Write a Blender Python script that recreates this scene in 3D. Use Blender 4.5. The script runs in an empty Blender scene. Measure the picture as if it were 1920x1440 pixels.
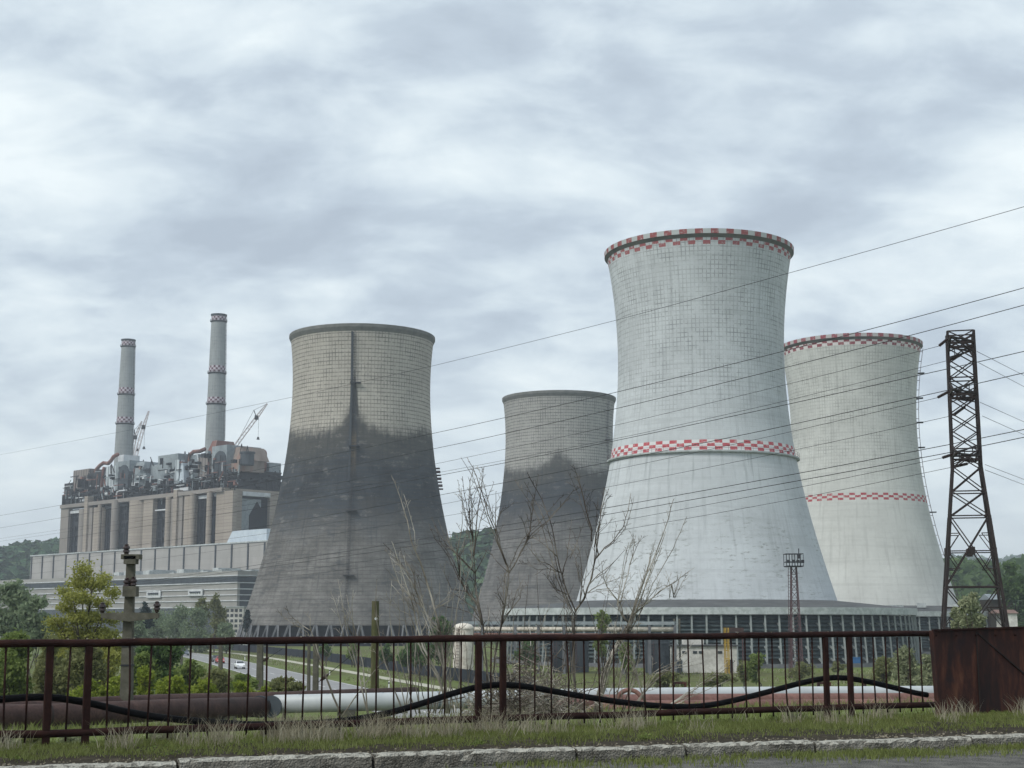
import bpy, math, random
import numpy as np
from mathutils import Vector, Matrix, noise as mnoise
R = math.radians
PI = math.pi
sc = bpy.context.scene
col = sc.collection

# ------------------------------------------------------------------ camera
FPX, HZ, EYE = 2780.0, 1165.0, 9.0          # focal length in 1920-px units, horizon row, eye height
TH = math.atan((HZ - 720) / FPX)
cam_d = bpy.data.cameras.new("camera")
cam = bpy.data.objects.new("camera", cam_d)
col.objects.link(cam)
cam.location = (0, 0, EYE)
cam.rotation_euler = (PI / 2 + TH, 0, 0)
cam_d.sensor_width = 36
cam_d.lens = 36 * FPX / 1920
cam_d.clip_start = 0.1
cam_d.clip_end = 12000
sc.camera = cam

# ------------------------------------------------------------------ world, sun, exposure
SUN_AZ, SUN_EL = R(-128), R(46)
W = bpy.data.worlds.new("World")
sc.world = W
W.use_nodes = True
wn = W.node_tree
wn.nodes.clear()


def N(nt, typ, ins=None, **props):
    n = nt.nodes.new(typ)
    for k, v in props.items():
        setattr(n, k, v)
    if ins:
        for k, v in ins.items():
            s = n.inputs[k]
            if isinstance(v, bpy.types.NodeSocket):
                nt.links.new(v, s)
            else:
                s.default_value = v
    return n


def M2(nt, op, a, b=None, c=None, clamp=False):
    ins = {0: a}
    if b is not None:
        ins[1] = b
    if c is not None:
        ins[2] = c
    n = N(nt, "ShaderNodeMath", ins, operation=op)
    n.use_clamp = clamp
    return n.outputs[0]


def mix(nt, f, a, b, blend="MIX"):
    n = nt.nodes.new("ShaderNodeMix")
    n.data_type = "RGBA"
    n.blend_type = blend
    for sock, v in ((n.inputs[0], f), (n.inputs[6], a), (n.inputs[7], b)):
        if isinstance(v, bpy.types.NodeSocket):
            nt.links.new(v, sock)
        else:
            if not isinstance(v, (int, float)) and len(v) == 3:
                v = (*v, 1)
            sock.default_value = v
    return n.outputs[2]


def ramp(nt, fac, stops, interp="LINEAR"):
    n = N(nt, "ShaderNodeValToRGB", {0: fac})
    n.color_ramp.interpolation = interp
    e = n.color_ramp.elements
    while len(e) < len(stops):
        e.new(0.5)
    for i, (p, c) in enumerate(stops):
        e[i].position = p
        e[i].color = (*c, 1) if not isinstance(c, (int, float)) else (c, c, c, 1)
    return n.outputs[0]


def smooth(nt, x, a, b):
    n = N(nt, "ShaderNodeMapRange", {0: x, 1: a, 2: b, 3: 0.0, 4: 1.0}, interpolation_type="SMOOTHSTEP")
    return n.outputs[0]


tc = N(wn, "ShaderNodeTexCoord")
sep = N(wn, "ShaderNodeSeparateXYZ", {0: tc.outputs["Generated"]})
zz = M2(wn, "ADD", M2(wn, "MAXIMUM", sep.outputs[2], 0.0), 0.34)
px = M2(wn, "DIVIDE", sep.outputs[0], zz)
py = M2(wn, "DIVIDE", sep.outputs[1], zz)
pv = N(wn, "ShaderNodeCombineXYZ", {0: px, 1: py, 2: 0.0}).outputs[0]
mp = N(wn, "ShaderNodeMapping", {0: pv, 1: (3.1, 1.7, 0.0), 2: (0, 0, R(14)), 3: (1.0, 1.25, 1.0)}).outputs[0]
n1 = N(wn, "ShaderNodeTexNoise", {"Vector": mp, "Scale": 3.0, "Detail": 9.0, "Roughness": 0.58, "Distortion": 0.3}).outputs[0]
mp2 = N(wn, "ShaderNodeMapping", {0: pv, 1: (7.3, 2.2, 0.4), 2: (0, 0, R(-10)), 3: (0.9, 1.3, 1.0)}).outputs[0]
n2 = N(wn, "ShaderNodeTexNoise", {"Vector": mp2, "Scale": 7.5, "Detail": 8.0, "Roughness": 0.56, "Distortion": 0.35}).outputs[0]
cl = M2(wn, "ADD", M2(wn, "MULTIPLY", n1, 0.6), M2(wn, "MULTIPLY", n2, 0.4))
# brighter breaks and a heavier bank of cloud in given compass directions
def blob(az, el, w, h, amt):
    az, el = R(az), R(el)
    c = (math.sin(az) * math.cos(el), math.cos(az) * math.cos(el), math.sin(el))
    dx = M2(wn, "DIVIDE", M2(wn, "SUBTRACT", sep.outputs[0], c[0]), w)
    dz = M2(wn, "DIVIDE", M2(wn, "SUBTRACT", sep.outputs[2], c[2]), h)
    d2 = M2(wn, "ADD", M2(wn, "MULTIPLY", dx, dx), M2(wn, "MULTIPLY", dz, dz))
    return M2(wn, "MULTIPLY", M2(wn, "POWER", 2.718, M2(wn, "MULTIPLY", d2, -1.0)), amt)
for b in ((-18, 17, .07, .05, .13), (-8, 15, .16, .05, -.075), (-15, 21, .14, .035, -.07), (1, 17.5, .10, .022, .12), (6, 21, .2, .04, -.05),
          (12, 15.5, .10, .03, -.07), (19, 14.5, .06, .06, .10), (-14, 11, .1, .02, .07), (-3, 10.5, .12, .018, .05), (19, 11, .1, .02, -.04), (-10, 8, .14, .02, -.03)):
    cl = M2(wn, "ADD", cl, blob(*b))
cloud = ramp(wn, cl, [(0.35, (.365, .425, .495)), (0.44, (.435, .505, .575)), (0.49, (.505, .58, .64)), (0.55, (.59, .665, .71)), (0.65, (.715, .78, .80))])
hz_f = M2(wn, "SUBTRACT", 1.0, smooth(wn, sep.outputs[2], 0.0, 0.2))
cloud = mix(wn, M2(wn, "MULTIPLY", hz_f, 0.6), cloud, (.70, .77, .79))
sky = N(wn, "ShaderNodeTexSky", sky_type="NISHITA", sun_disc=False, sun_elevation=SUN_EL, sun_rotation=SUN_AZ)
bg1 = N(wn, "ShaderNodeBackground", {0: sky.outputs[0], 1: 0.06})
bg2 = N(wn, "ShaderNodeBackground", {0: cloud, 1: 0.82})
ms = N(wn, "ShaderNodeMixShader", {0: 0.94, 1: bg1.outputs[0], 2: bg2.outputs[0]})
N(wn, "ShaderNodeOutputWorld", {0: ms.outputs[0]})

sd = bpy.data.lights.new("sun", "SUN")
sd.energy = 1.5
sd.angle = R(20)
sd.color = (1.0, 0.965, 0.9)
sun = bpy.data.objects.new("sun", sd)
col.objects.link(sun)
sv = Vector((math.sin(SUN_AZ) * math.cos(SUN_EL), math.cos(SUN_AZ) * math.cos(SUN_EL), math.sin(SUN_EL)))
sun.rotation_euler = sv.to_track_quat("Z", "Y").to_euler()
sun.location = (-100, -60, 200)

sc.view_settings.view_transform = "Standard"
sc.view_settings.look = "None"
sc.view_settings.exposure = 0.75
sc.view_settings.gamma = 1.0
sc.render.engine = "CYCLES"
sc.cycles.use_denoising = True
sc.cycles.max_bounces = 5
sc.cycles.diffuse_bounces = 3
sc.cycles.glossy_bounces = 2
sc.cycles.transmission_bounces = 3
sc.cycles.transparent_max_bounces = 8
sc.cycles.volume_bounces = 0
sc.cycles.caustics_reflective = False
sc.cycles.caustics_refractive = False

# ------------------------------------------------------------------ geometry helpers
CT, ST = math.cos(TH), math.sin(TH)


def ray(u, v):
    a = (u - 960) / FPX
    b = (720 - v) / FPX
    return Vector((a, CT - b * ST, ST + b * CT))


def at(u, v, Y):
    d = ray(u, v)
    return Vector((0, 0, EYE)) + d * (Y / d.y)


def gnd(u, v, z=0.0):
    d = ray(u, v)
    return Vector((0, 0, EYE)) + d * ((z - EYE) / d.z)


class MB:
    def __init__(s):
        s.v, s.f, s.uv = [], [], {}

    def quad(s, *p):
        i = len(s.v)
        s.v += [tuple(q) for q in p]
        s.f.append(tuple(range(i, i + len(p))))
        return len(s.f) - 1

    def hexa(s, b, t):                       # bottom ring and top ring of corners (same count)
        n = len(b)
        i = len(s.v)
        s.v += [tuple(q) for q in b] + [tuple(q) for q in t]
        s.f.append(tuple(i + k for k in reversed(range(n))))
        s.f.append(tuple(i + n + k for k in range(n)))
        for k in range(n):
            s.f.append((i + k, i + (k + 1) % n, i + n + (k + 1) % n, i + n + k))

    def box(s, c, size, rz=0.0, top=1.0):
        hx, hy, hz = size[0] / 2, size[1] / 2, size[2] / 2
        ca, sa = math.cos(rz), math.sin(rz)
        def p(x, y, z):
            return (c[0] + x * ca - y * sa, c[1] + x * sa + y * ca, c[2] + z)
        q = ((-hx, -hy), (hx, -hy), (hx, hy), (-hx, hy))
        s.hexa([p(x, y, -hz) for x, y in q], [p(x * top, y * top, hz) for x, y in q])

    def bar(s, a, b, w, h=None):             # square bar between two points
        a, b = Vector(a), Vector(b)
        h = h or w
        d = b - a
        if d.length < 1e-6:
            return
        d.normalize()
        up = Vector((0, 0, 1)) if abs(d.z) < 0.95 else Vector((0, 1, 0))
        x = d.cross(up).normalized()
        y = x.cross(d)
        r = [x * w / 2 + y * h / 2, -x * w / 2 + y * h / 2, -x * w / 2 - y * h / 2, x * w / 2 - y * h / 2]
        s.hexa([a + q for q in r], [b + q for q in r])

    def tube(s, pts, rad, n=8, cap=True):
        pts = [Vector(p) for p in pts]
        m = len(pts)
        if not hasattr(rad, "__len__"):
            rad = [rad] * m
        i0 = len(s.v)
        ref = None
        for k, p in enumerate(pts):
            d = (pts[min(k + 1, m - 1)] - pts[max(k - 1, 0)])
            d = d.normalized() if d.length > 1e-9 else Vector((0, 0, 1))
            if ref is None:
                ref = Vector((0, 0, 1)) if abs(d.z) < 0.9 else Vector((1, 0, 0))
                x = d.cross(ref).normalized()
            else:
                x = (x - d * x.dot(d))
                x = x.normalized() if x.length > 1e-6 else d.orthogonal().normalized()
            y = d.cross(x)
            for j in range(n):
                t = 2 * PI * j / n
                s.v.append(tuple(p + (x * math.cos(t) + y * math.sin(t)) * rad[k]))
        for k in range(m - 1):
            for j in range(n):
                a = i0 + k * n + j
                b = i0 + k * n + (j + 1) % n
                s.f.append((a, b, b + n, a + n))
        if cap:
            s.f.append(tuple(i0 + j for j in reversed(range(n))))
            s.f.append(tuple(i0 + (m - 1) * n + j for j in range(n)))

    def lathe(s, c, prof, n=96, a0=0.0, a1=2 * PI, rref=None):
        full = abs(a1 - a0 - 2 * PI) < 1e-6
        i0 = len(s.v)
        cols = n + 1                          # a seam column, so that the UVs run on
        for r, z in prof:
            for j in range(cols):
                t = a0 + (a1 - a0) * j / n
                s.v.append((c[0] + r * math.sin(t), c[1] - r * math.cos(t), c[2] + z))
        rr = rref or prof[0][0]
        for k in range(len(prof) - 1):
            for j in range(n):
                a = i0 + k * cols + j
                s.uv[len(s.f)] = [((a0 + (a1 - a0) * q / n) * rr, prof[w][1]) for q, w in ((j, k), (j + 1, k), (j + 1, k + 1), (j, k + 1))]
                s.f.append((a, a + 1, a + 1 + cols, a + cols))


ORG = {}


def obj(name, mb, m, parent=None, smooth=False, origin=None):
    """link one mesh object; vertices are given in world space"""
    if parent is not None:
        org = ORG[parent.name]
    elif origin is not None:
        org = Vector(origin)
    else:
        a = np.array(mb.v)
        org = Vector(((a[:, 0].min() + a[:, 0].max()) / 2, (a[:, 1].min() + a[:, 1].max()) / 2, a[:, 2].min()))
    me = bpy.data.meshes.new(name)
    vs = (np.array(mb.v, dtype=float) - np.array(org)).tolist()
    me.from_pydata(vs, [], mb.f)
    me.update()
    if len(mb.f) < 60000:
        uvl = me.uv_layers.new(name="UVMap")
        nl = len(me.loops)
        uvs = np.zeros((nl, 2))
        for p in me.polygons:
            ex = mb.uv.get(p.index)
            if ex:
                for k, li in enumerate(p.loop_indices):
                    uvs[li] = ex[k]
                continue
            nrm = p.normal
            if abs(nrm.z) < 0.7:
                t = Vector((-nrm.y, nrm.x, 0)).normalized()
                for k, li in enumerate(p.loop_indices):
                    co = me.vertices[p.vertices[k]].co
                    uvs[li] = (co.dot(t), co.z)
            else:
                for k, li in enumerate(p.loop_indices):
                    co = me.vertices[p.vertices[k]].co
                    uvs[li] = (co.x, co.y)
        uvl.data.foreach_set("uv", uvs.ravel())
    if smooth:
        me.polygons.foreach_set("use_smooth", [True] * len(me.polygons))
    if m:
        me.materials.append(m)
    o = bpy.data.objects.new(name, me)
    col.objects.link(o)
    if parent is not None:
        o.parent = parent
    else:
        o.location = org
    ORG[o.name] = org
    return o


def bevel(o, w, seg=2):
    b = o.modifiers.new("bevel", "BEVEL")
    b.width = w
    b.segments = seg
    b.limit_method = "ANGLE"
    return o


def tag(o, label, cat, group=None):
    o["label"] = label
    o["category"] = cat
    if group:
        o["group"] = group
    return o


def thing(name, label, cat, loc, group=None):
    o = bpy.data.objects.new(name, None)
    col.objects.link(o)
    o.location = loc
    o.empty_display_size = 0.2
    ORG[o.name] = Vector(loc)
    return tag(o, label, cat, group)


def struct(name, mb, m, smooth=False):
    o = obj(name, mb, m, None, smooth)
    o["kind"] = "structure"
    return o


def copy_tree(o, parent=None):
    c = o.copy()
    col.objects.link(c)
    if parent is not None:
        c.parent = parent
    for ch in [q for q in bpy.data.objects if q.parent == o]:
        copy_tree(ch, c)
    return c


# ------------------------------------------------------------------ materials
MATS = {}


def new(name, rough=0.85, spec=0.3, metal=0.0):
    m = bpy.data.materials.new(name)
    m.use_nodes = True
    nt = m.node_tree
    b = nt.nodes["Principled BSDF"]
    b.inputs["Roughness"].default_value = rough
    b.inputs["Specular IOR Level"].default_value = spec
    b.inputs["Metallic"].default_value = metal
    MATS[name] = m
    return m, nt, b


def coords(nt, kind="Object", scale=(1, 1, 1)):
    t = N(nt, "ShaderNodeTexCoord")
    return N(nt, "ShaderNodeMapping", {0: t.outputs[kind], 3: scale}).outputs[0]


def noi(nt, vec, scale, detail=5, rough=0.55, dist=0.0):
    return N(nt, "ShaderNodeTexNoise", {"Vector": vec, "Scale": scale, "Detail": detail, "Roughness": rough, "Distortion": dist}).outputs[0]


def bump(nt, b, h, strength=0.4, dist=0.02):
    n = N(nt, "ShaderNodeBump", {"Height": h, "Strength": strength, "Distance": dist})
    nt.links.new(n.outputs[0], b.inputs["Normal"])


def setc(nt, b, c):
    if isinstance(c, bpy.types.NodeSocket):
        nt.links.new(c, b.inputs["Base Color"])
    else:
        b.inputs["Base Color"].default_value = (*c, 1)


def mott(name, stops, scale=1.0, detail=6, rough=0.85, spec=0.3, metal=0.0, stretch=(1, 1, 1), bmp=0.0, bdist=0.02, fine=None):
    m, nt, b = new(name, rough, spec, metal)
    v = coords(nt, "Object", stretch)
    f = noi(nt, v, scale, detail, 0.62)
    c = ramp(nt, f, stops)
    if fine:
        f2 = noi(nt, coords(nt), fine[0], 3, 0.6)
        c = mix(nt, M2(nt, "MULTIPLY", smooth_(nt, f2, 0.45, 0.62), fine[2]), c, fine[1])
    setc(nt, b, c)
    if bmp:
        bump(nt, b, f, bmp, bdist)
    return m


def smooth_(nt, x, a, b):
    return smooth(nt, x, a, b)


def leafmat(name, cA, cB, cC=None, trans=0.3):
    m = bpy.data.materials.new(name)
    m.use_nodes = True
    nt = m.node_tree
    nt.nodes.clear()
    g = N(nt, "ShaderNodeNewGeometry")
    f = noi(nt, coords(nt), 0.9, 3)
    k = M2(nt, "ADD", M2(nt, "MULTIPLY", g.outputs["Random Per Island"], 0.55), M2(nt, "MULTIPLY", f, 0.45))
    c = ramp(nt, k, [(0.15, cA), (0.55, cB), (0.85, cC or cB)])
    d = N(nt, "ShaderNodeBsdfDiffuse", {0: c, 1: 0.7})
    t = N(nt, "ShaderNodeBsdfTranslucent", {0: c})
    mx = N(nt, "ShaderNodeMixShader", {0: trans, 1: d.outputs[0], 2: t.outputs[0]})
    N(nt, "ShaderNodeOutputMaterial", {0: mx.outputs[0]})
    MATS[name] = m
    return m


mott("asphalt", [(0.32, (.012, .012, .013)), (0.46, (.045, .045, .044)), (0.58, (.085, .083, .078)), (0.7, (.14, .136, .125))], 3.5, 10, 0.95, 0.1, bmp=1.0, bdist=0.05, fine=(70, (.24, .23, .21), .7))
mott("soil", [(0.3, (.018, .015, .011)), (0.55, (.04, .034, .024)), (0.75, (.08, .068, .05))], 5, 8, 0.95, 0.1, bmp=0.9, bdist=0.04)
mott("rail_paint", [(0.3, (.012, .004, .004)), (0.5, (.021, .0088, .0075)), (0.66, (.036, .015, .011)), (0.8, (.075, .033, .02))], 3.0, 8, 0.75, 0.12, bmp=0.15, bdist=0.004, fine=(25, (.03, .012, .01), .5))
mott("hose_rubber", [(0.3, (.003, .003, .004)), (0.7, (.008, .008, .009))], 4, 4, 0.75, 0.1)
mott("pipe_rust", [(0.3, (.035, .02, .018)), (0.5, (.06, .034, .03)), (0.7, (.095, .055, .045))], 1.2, 8, 0.8, 0.25, fine=(9, (.03, .017, .015), .5))
mott("pipe_brown", [(0.3, (.12, .06, .05)), (0.55, (.19, .10, .085)), (0.75, (.26, .14, .11))], 0.8, 8, 0.8, 0.25, fine=(6, (.10, .05, .042), .45))
mott("pole_concrete", [(0.3, (.06, .058, .046)), (0.6, (.115, .11, .09)), (0.8, (.17, .162, .135))], 3, 7, 0.95, 0.15, fine=(18, (.09, .085, .06), .5))
mott("wood_moss", [(0.3, (.04, .04, .02)), (0.5, (.075, .078, .035)), (0.7, (.12, .105, .075))], 4, 7, 0.95, 0.1, stretch=(1, 1, .3))
mott("ceramic", [(0.3, (.015, .008, .008)), (0.7, (.04, .02, .018))], 5, 3, 0.3, 0.5)
mott("pylon_steel", [(0.3, (.012, .009, .009)), (0.6, (.028, .018, .017)), (0.8, (.05, .03, .026))], 1.5, 6, 0.7, 0.3)
mott("mast_steel", [(0.3, (.06, .035, .04)), (0.7, (.12, .07, .075))], 1.5, 5, 0.7, 0.3)
mott("dark_steel", [(0.3, (.010, .012, .016)), (0.7, (.03, .033, .04))], 0.25, 7, 0.7, 0.3, fine=(0.8, (.06, .058, .055), .35))
mott("wire", [(0.3, (.008, .008, .009)), (0.7, (.016, .016, .018))], 1, 2, 0.6, 0.3)
mott("bark", [(0.3, (.05, .042, .034)), (0.6, (.10, .085, .07)), (0.8, (.16, .14, .12))], 6, 6, 0.95, 0.1, stretch=(1, 1, .3))
mott("twig_pale", [(0.35, (.06, .05, .042)), (0.48, (.21, .19, .16)), (0.62, (.44, .41, .37))], 1.6, 5, 0.9, 0.1, stretch=(1, 1, .5))
mott("twig_dark", [(0.35, (.028, .022, .018)), (0.5, (.11, .093, .08)), (0.65, (.30, .27, .23))], 1.6, 5, 0.9, 0.1, stretch=(1, 1, .5))
mott("bay_dark", [(0.3, (.003, .004, .007)), (0.7, (.010, .013, .02))], 0.15, 7, 0.9, 0.1, fine=(1.1, (.02, .022, .028), .25))  # near-black stands in for shade inside open bays and openings
mott("white_metal", [(0.3, (.42, .44, .46)), (0.7, (.62, .64, .66))], 0.3, 5, 0.6, 0.3)
mott("metal_grey", [(0.3, (.16, .19, .21)), (0.7, (.30, .34, .36))], 0.1, 7, 0.7, 0.3, stretch=(1, 1, .35), fine=(.6, (.12, .13, .14), .35))
mott("metal_tan", [(0.35, (.17, .13, .11)), (0.5, (.25, .21, .185)), (0.65, (.27, .15, .12))], 0.12, 7, 0.8, 0.2, stretch=(1, 1, .4))
mott("metal_rust", [(0.3, (.10, .05, .042)), (0.5, (.19, .09, .075)), (0.7, (.26, .19, .165))], 0.12, 7, 0.85, 0.2, stretch=(1, 1, .35))
mott("tank_cream", [(0.3, (.52, .48, .42)), (0.7, (.74, .70, .62))], 0.6, 6, 0.8, 0.2, fine=(1.5, (.28, .22, .16), .4))
mott("tank_dark", [(0.3, (.028, .036, .046)), (0.7, (.055, .068, .08))], 0.5, 6, 0.7, 0.3, stretch=(1, 1, .3))
mott("white_wall", [(0.35, (.45, .44, .41)), (0.6, (.66, .65, .61))], 0.5, 7, 0.9, 0.2, fine=(2.5, (.30, .28, .25), .3))
mott("fence_dark", [(0.3, (.008, .011, .018)), (0.7, (.02, .026, .04))], 0.4, 5, 0.7, 0.3)
mott("glass_dark", [(0.3, (.02, .025, .03)), (0.7, (.05, .06, .07))], 0.5, 3, 0.2, 0.5)
mott("roof_tile", [(0.3, (.14, .085, .07)), (0.7, (.22, .15, .13))], 1, 5, 0.9, 0.2)
mott("roof_pale", [(0.3, (.40, .46, .52)), (0.7, (.52, .58, .63))], 0.3, 4, 0.6, 0.3)
mott("container_blue", [(0.3, (.03, .12, .28)), (0.7, (.05, .17, .36))], 1, 5, 0.6, 0.3)
mott("machine_yellow", [(0.3, (.30, .19, .02)), (0.7, (.45, .30, .04))], 1, 5, 0.6, 0.3)
mott("crane_pale", [(0.3, (.36, .30, .29)), (0.7, (.50, .44, .42))], 0.4, 4, 0.7, 0.3)
mott("path_pale", [(0.3, (.36, .35, .28)), (0.7, (.46, .45, .37))], 0.5, 6, 0.95, 0.1)
mott("road_far", [(0.3, (.21, .21, .212)), (0.7, (.28, .28, .282))], 0.25, 7, 0.85, 0.3)
mott("paint_white", [(0.3, (.55, .55, .55)), (0.7, (.75, .75, .75))], 1, 4, 0.8, 0.2)
mott("tyre", [(0.3, (.01, .01, .01)), (0.7, (.02, .02, .02))], 3, 2, 0.9, 0.1)
mott("rim_metal", [(0.3, (.3, .3, .31)), (0.7, (.45, .45, .46))], 3, 2, 0.4, 0.5, 0.6)
mott("lamp_red", [(0.3, (.25, .01, .01)), (0.7, (.35, .02, .02))], 3, 2, 0.3, 0.5)
mott("lamp_clear", [(0.3, (.6, .6, .6)), (0.7, (.8, .8, .8))], 3, 2, 0.2, 0.5)
for nm, c in (("car_grey", (.10, .12, .15)), ("car_dark", (.03, .035, .045)), ("car_red", (.42, .035, .04)), ("car_white", (.75, .76, .78))):
    mott(nm, [(0.3, c), (0.7, tuple(q * 1.12 for q in c))], 1, 2, 0.3, 0.5)
mott("concrete_ring", [(0.3, (.34, .37, .375)), (0.55, (.46, .49, .49)), (0.75, (.55, .58, .57))], 0.25, 7, 0.9, 0.2, stretch=(1, 1, .5), fine=(1.2, (.22, .25, .24), .45))
mott("concrete_roof", [(0.3, (.07, .075, .078)), (0.6, (.11, .115, .118)), (0.8, (.16, .16, .158))], 0.3, 7, 0.95, 0.1)
mott("ring_post", [(0.3, (.19, .215, .215)), (0.7, (.30, .325, .32))], 0.8, 6, 0.9, 0.1)
mott("louvre_dark", [(0.3, (.03, .05, .055)), (0.6, (.055, .08, .085)), (0.8, (.09, .115, .115))], 0.5, 6, 0.8, 0.2, fine=(.8, (.13, .15, .15), .3))
mott("leg_concrete", [(0.3, (.10, .105, .115)), (0.7, (.19, .195, .205))], 0.4, 6, 0.95, 0.1)
mott("debris_pale", [(0.3, (.08, .07, .05)), (0.7, (.30, .27, .21))], 20, 3, 0.95, 0.1)

leafmat("leaf_yellow", (.19, .20, .05), (.36, .37, .10), (.50, .50, .19), .5)
leafmat("leaf_green", (.105, .145, .042), (.20, .26, .078), (.30, .36, .13), .45)
leafmat("leaf_deep", (.055, .10, .038), (.10, .165, .06), (.16, .23, .09), .45)
leafmat("leaf_blue", (.15, .20, .125), (.25, .315, .19), (.34, .40, .26), .5)  # blue-green leaf with distance haze mixed into the colour
leafmat("leaf_bright", (.15, .19, .03), (.28, .345, .055), (.42, .47, .11), .5)
leafmat("leaf_silver", (.17, .19, .11), (.30, .33, .20), (.44, .46, .30), .35)
leafmat("leaf_conifer", (.010, .026, .024), (.022, .045, .04), (.04, .07, .06))
leafmat("leaf_olive", (.12, .13, .055), (.235, .25, .11), (.34, .35, .18), .5)
leafmat("canopy", (.03, .07, .04), (.07, .13, .07), (.13, .19, .09), 0.1)
leafmat("grass_green", (.10, .11, .04), (.19, .225, .07), (.30, .32, .14), 0.4)
leafmat("grass_dry", (.20, .18, .12), (.36, .33, .24), (.50, .47, .37), 0.3)


def grass_field():
    m, nt, b = new("field", 0.95, 0.1)
    v = coords(nt)
    f = noi(nt, v, 0.02, 7, 0.65)
    g = noi(nt, v, 0.35, 6, 0.65)
    k = M2(nt, "ADD", M2(nt, "MULTIPLY", f, 0.6), M2(nt, "MULTIPLY", g, 0.4))
    c = ramp(nt, k, [(0.36, (.05, .06, .025)), (0.46, (.10, .105, .04)), (0.53, (.11, .145, .04)), (0.62, (.15, .175, .065)), (0.7, (.19, .17, .10))])
    setc(nt, b, c)
    bump(nt, b, g, 0.8, 0.3)
    return m


grass_field()


def kerb_mat():
    m, nt, b = new("kerb", 0.95, 0.15)
    v = coords(nt)
    f = noi(nt, v, 3.0, 8, 0.7)
    p = N(nt, "ShaderNodeTexVoronoi", {"Vector": v, "Scale": 42.0}).outputs[0]
    c = ramp(nt, f, [(0.3, (.055, .052, .043)), (0.5, (.15, .142, .122)), (0.7, (.26, .25, .22))])
    c = mix(nt, M2(nt, "MULTIPLY", smooth(nt, p, 0.28, 0.1), 0.6), c, (.46, .44, .39))
    up = N(nt, "ShaderNodeSeparateXYZ", {0: N(nt, "ShaderNodeNewGeometry").outputs["Normal"]}).outputs[2]
    w = M2(nt, "MULTIPLY", smooth(nt, up, 0.45, 0.85), smooth(nt, noi(nt, v, 9, 6, 0.7), 0.40, 0.52))
    c = mix(nt, M2(nt, "MULTIPLY", w, 0.85), c, (.44, .43, .38))
    setc(nt, b, c)
    bump(nt, b, M2(nt, "ADD", f, M2(nt, "MULTIPLY", p, 0.7)), 1.0, 0.03)
    return m


kerb_mat()


def rust_plate():
    m, nt, b = new("rust_plate", 0.8, 0.3)
    v = coords(nt, "Object", (1, 1, 0.28))
    f = noi(nt, v, 4.5, 8, 0.65, 0.3)
    g = noi(nt, coords(nt), 1.1, 4)
    c = ramp(nt, f, [(0.35, (.017, .009, .009)), (0.5, (.038, .014, .011)), (0.6, (.075, .026, .016)), (0.75, (.14, .062, .035))])
    c = mix(nt, smooth(nt, g, 0.52, 0.66), c, (.014, .010, .013))
    setc(nt, b, c)
    bump(nt, b, f, 0.3, 0.01)


rust_plate()


def white_pipe():
    m, nt, b = new("pipe_white", 0.45, 0.4)
    v = coords(nt)
    f = noi(nt, v, 0.7, 7, 0.65)
    c = ramp(nt, f, [(0.3, (.36, .385, .40)), (0.6, (.46, .485, .495))])
    g = noi(nt, coords(nt, "Object", (0.35, 0.35, 1)), 1.1, 6, 0.7)
    c = mix(nt, smooth(nt, g, 0.66, 0.70), c, (.24, .11, .06))
    setc(nt, b, c)


white_pipe()


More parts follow.
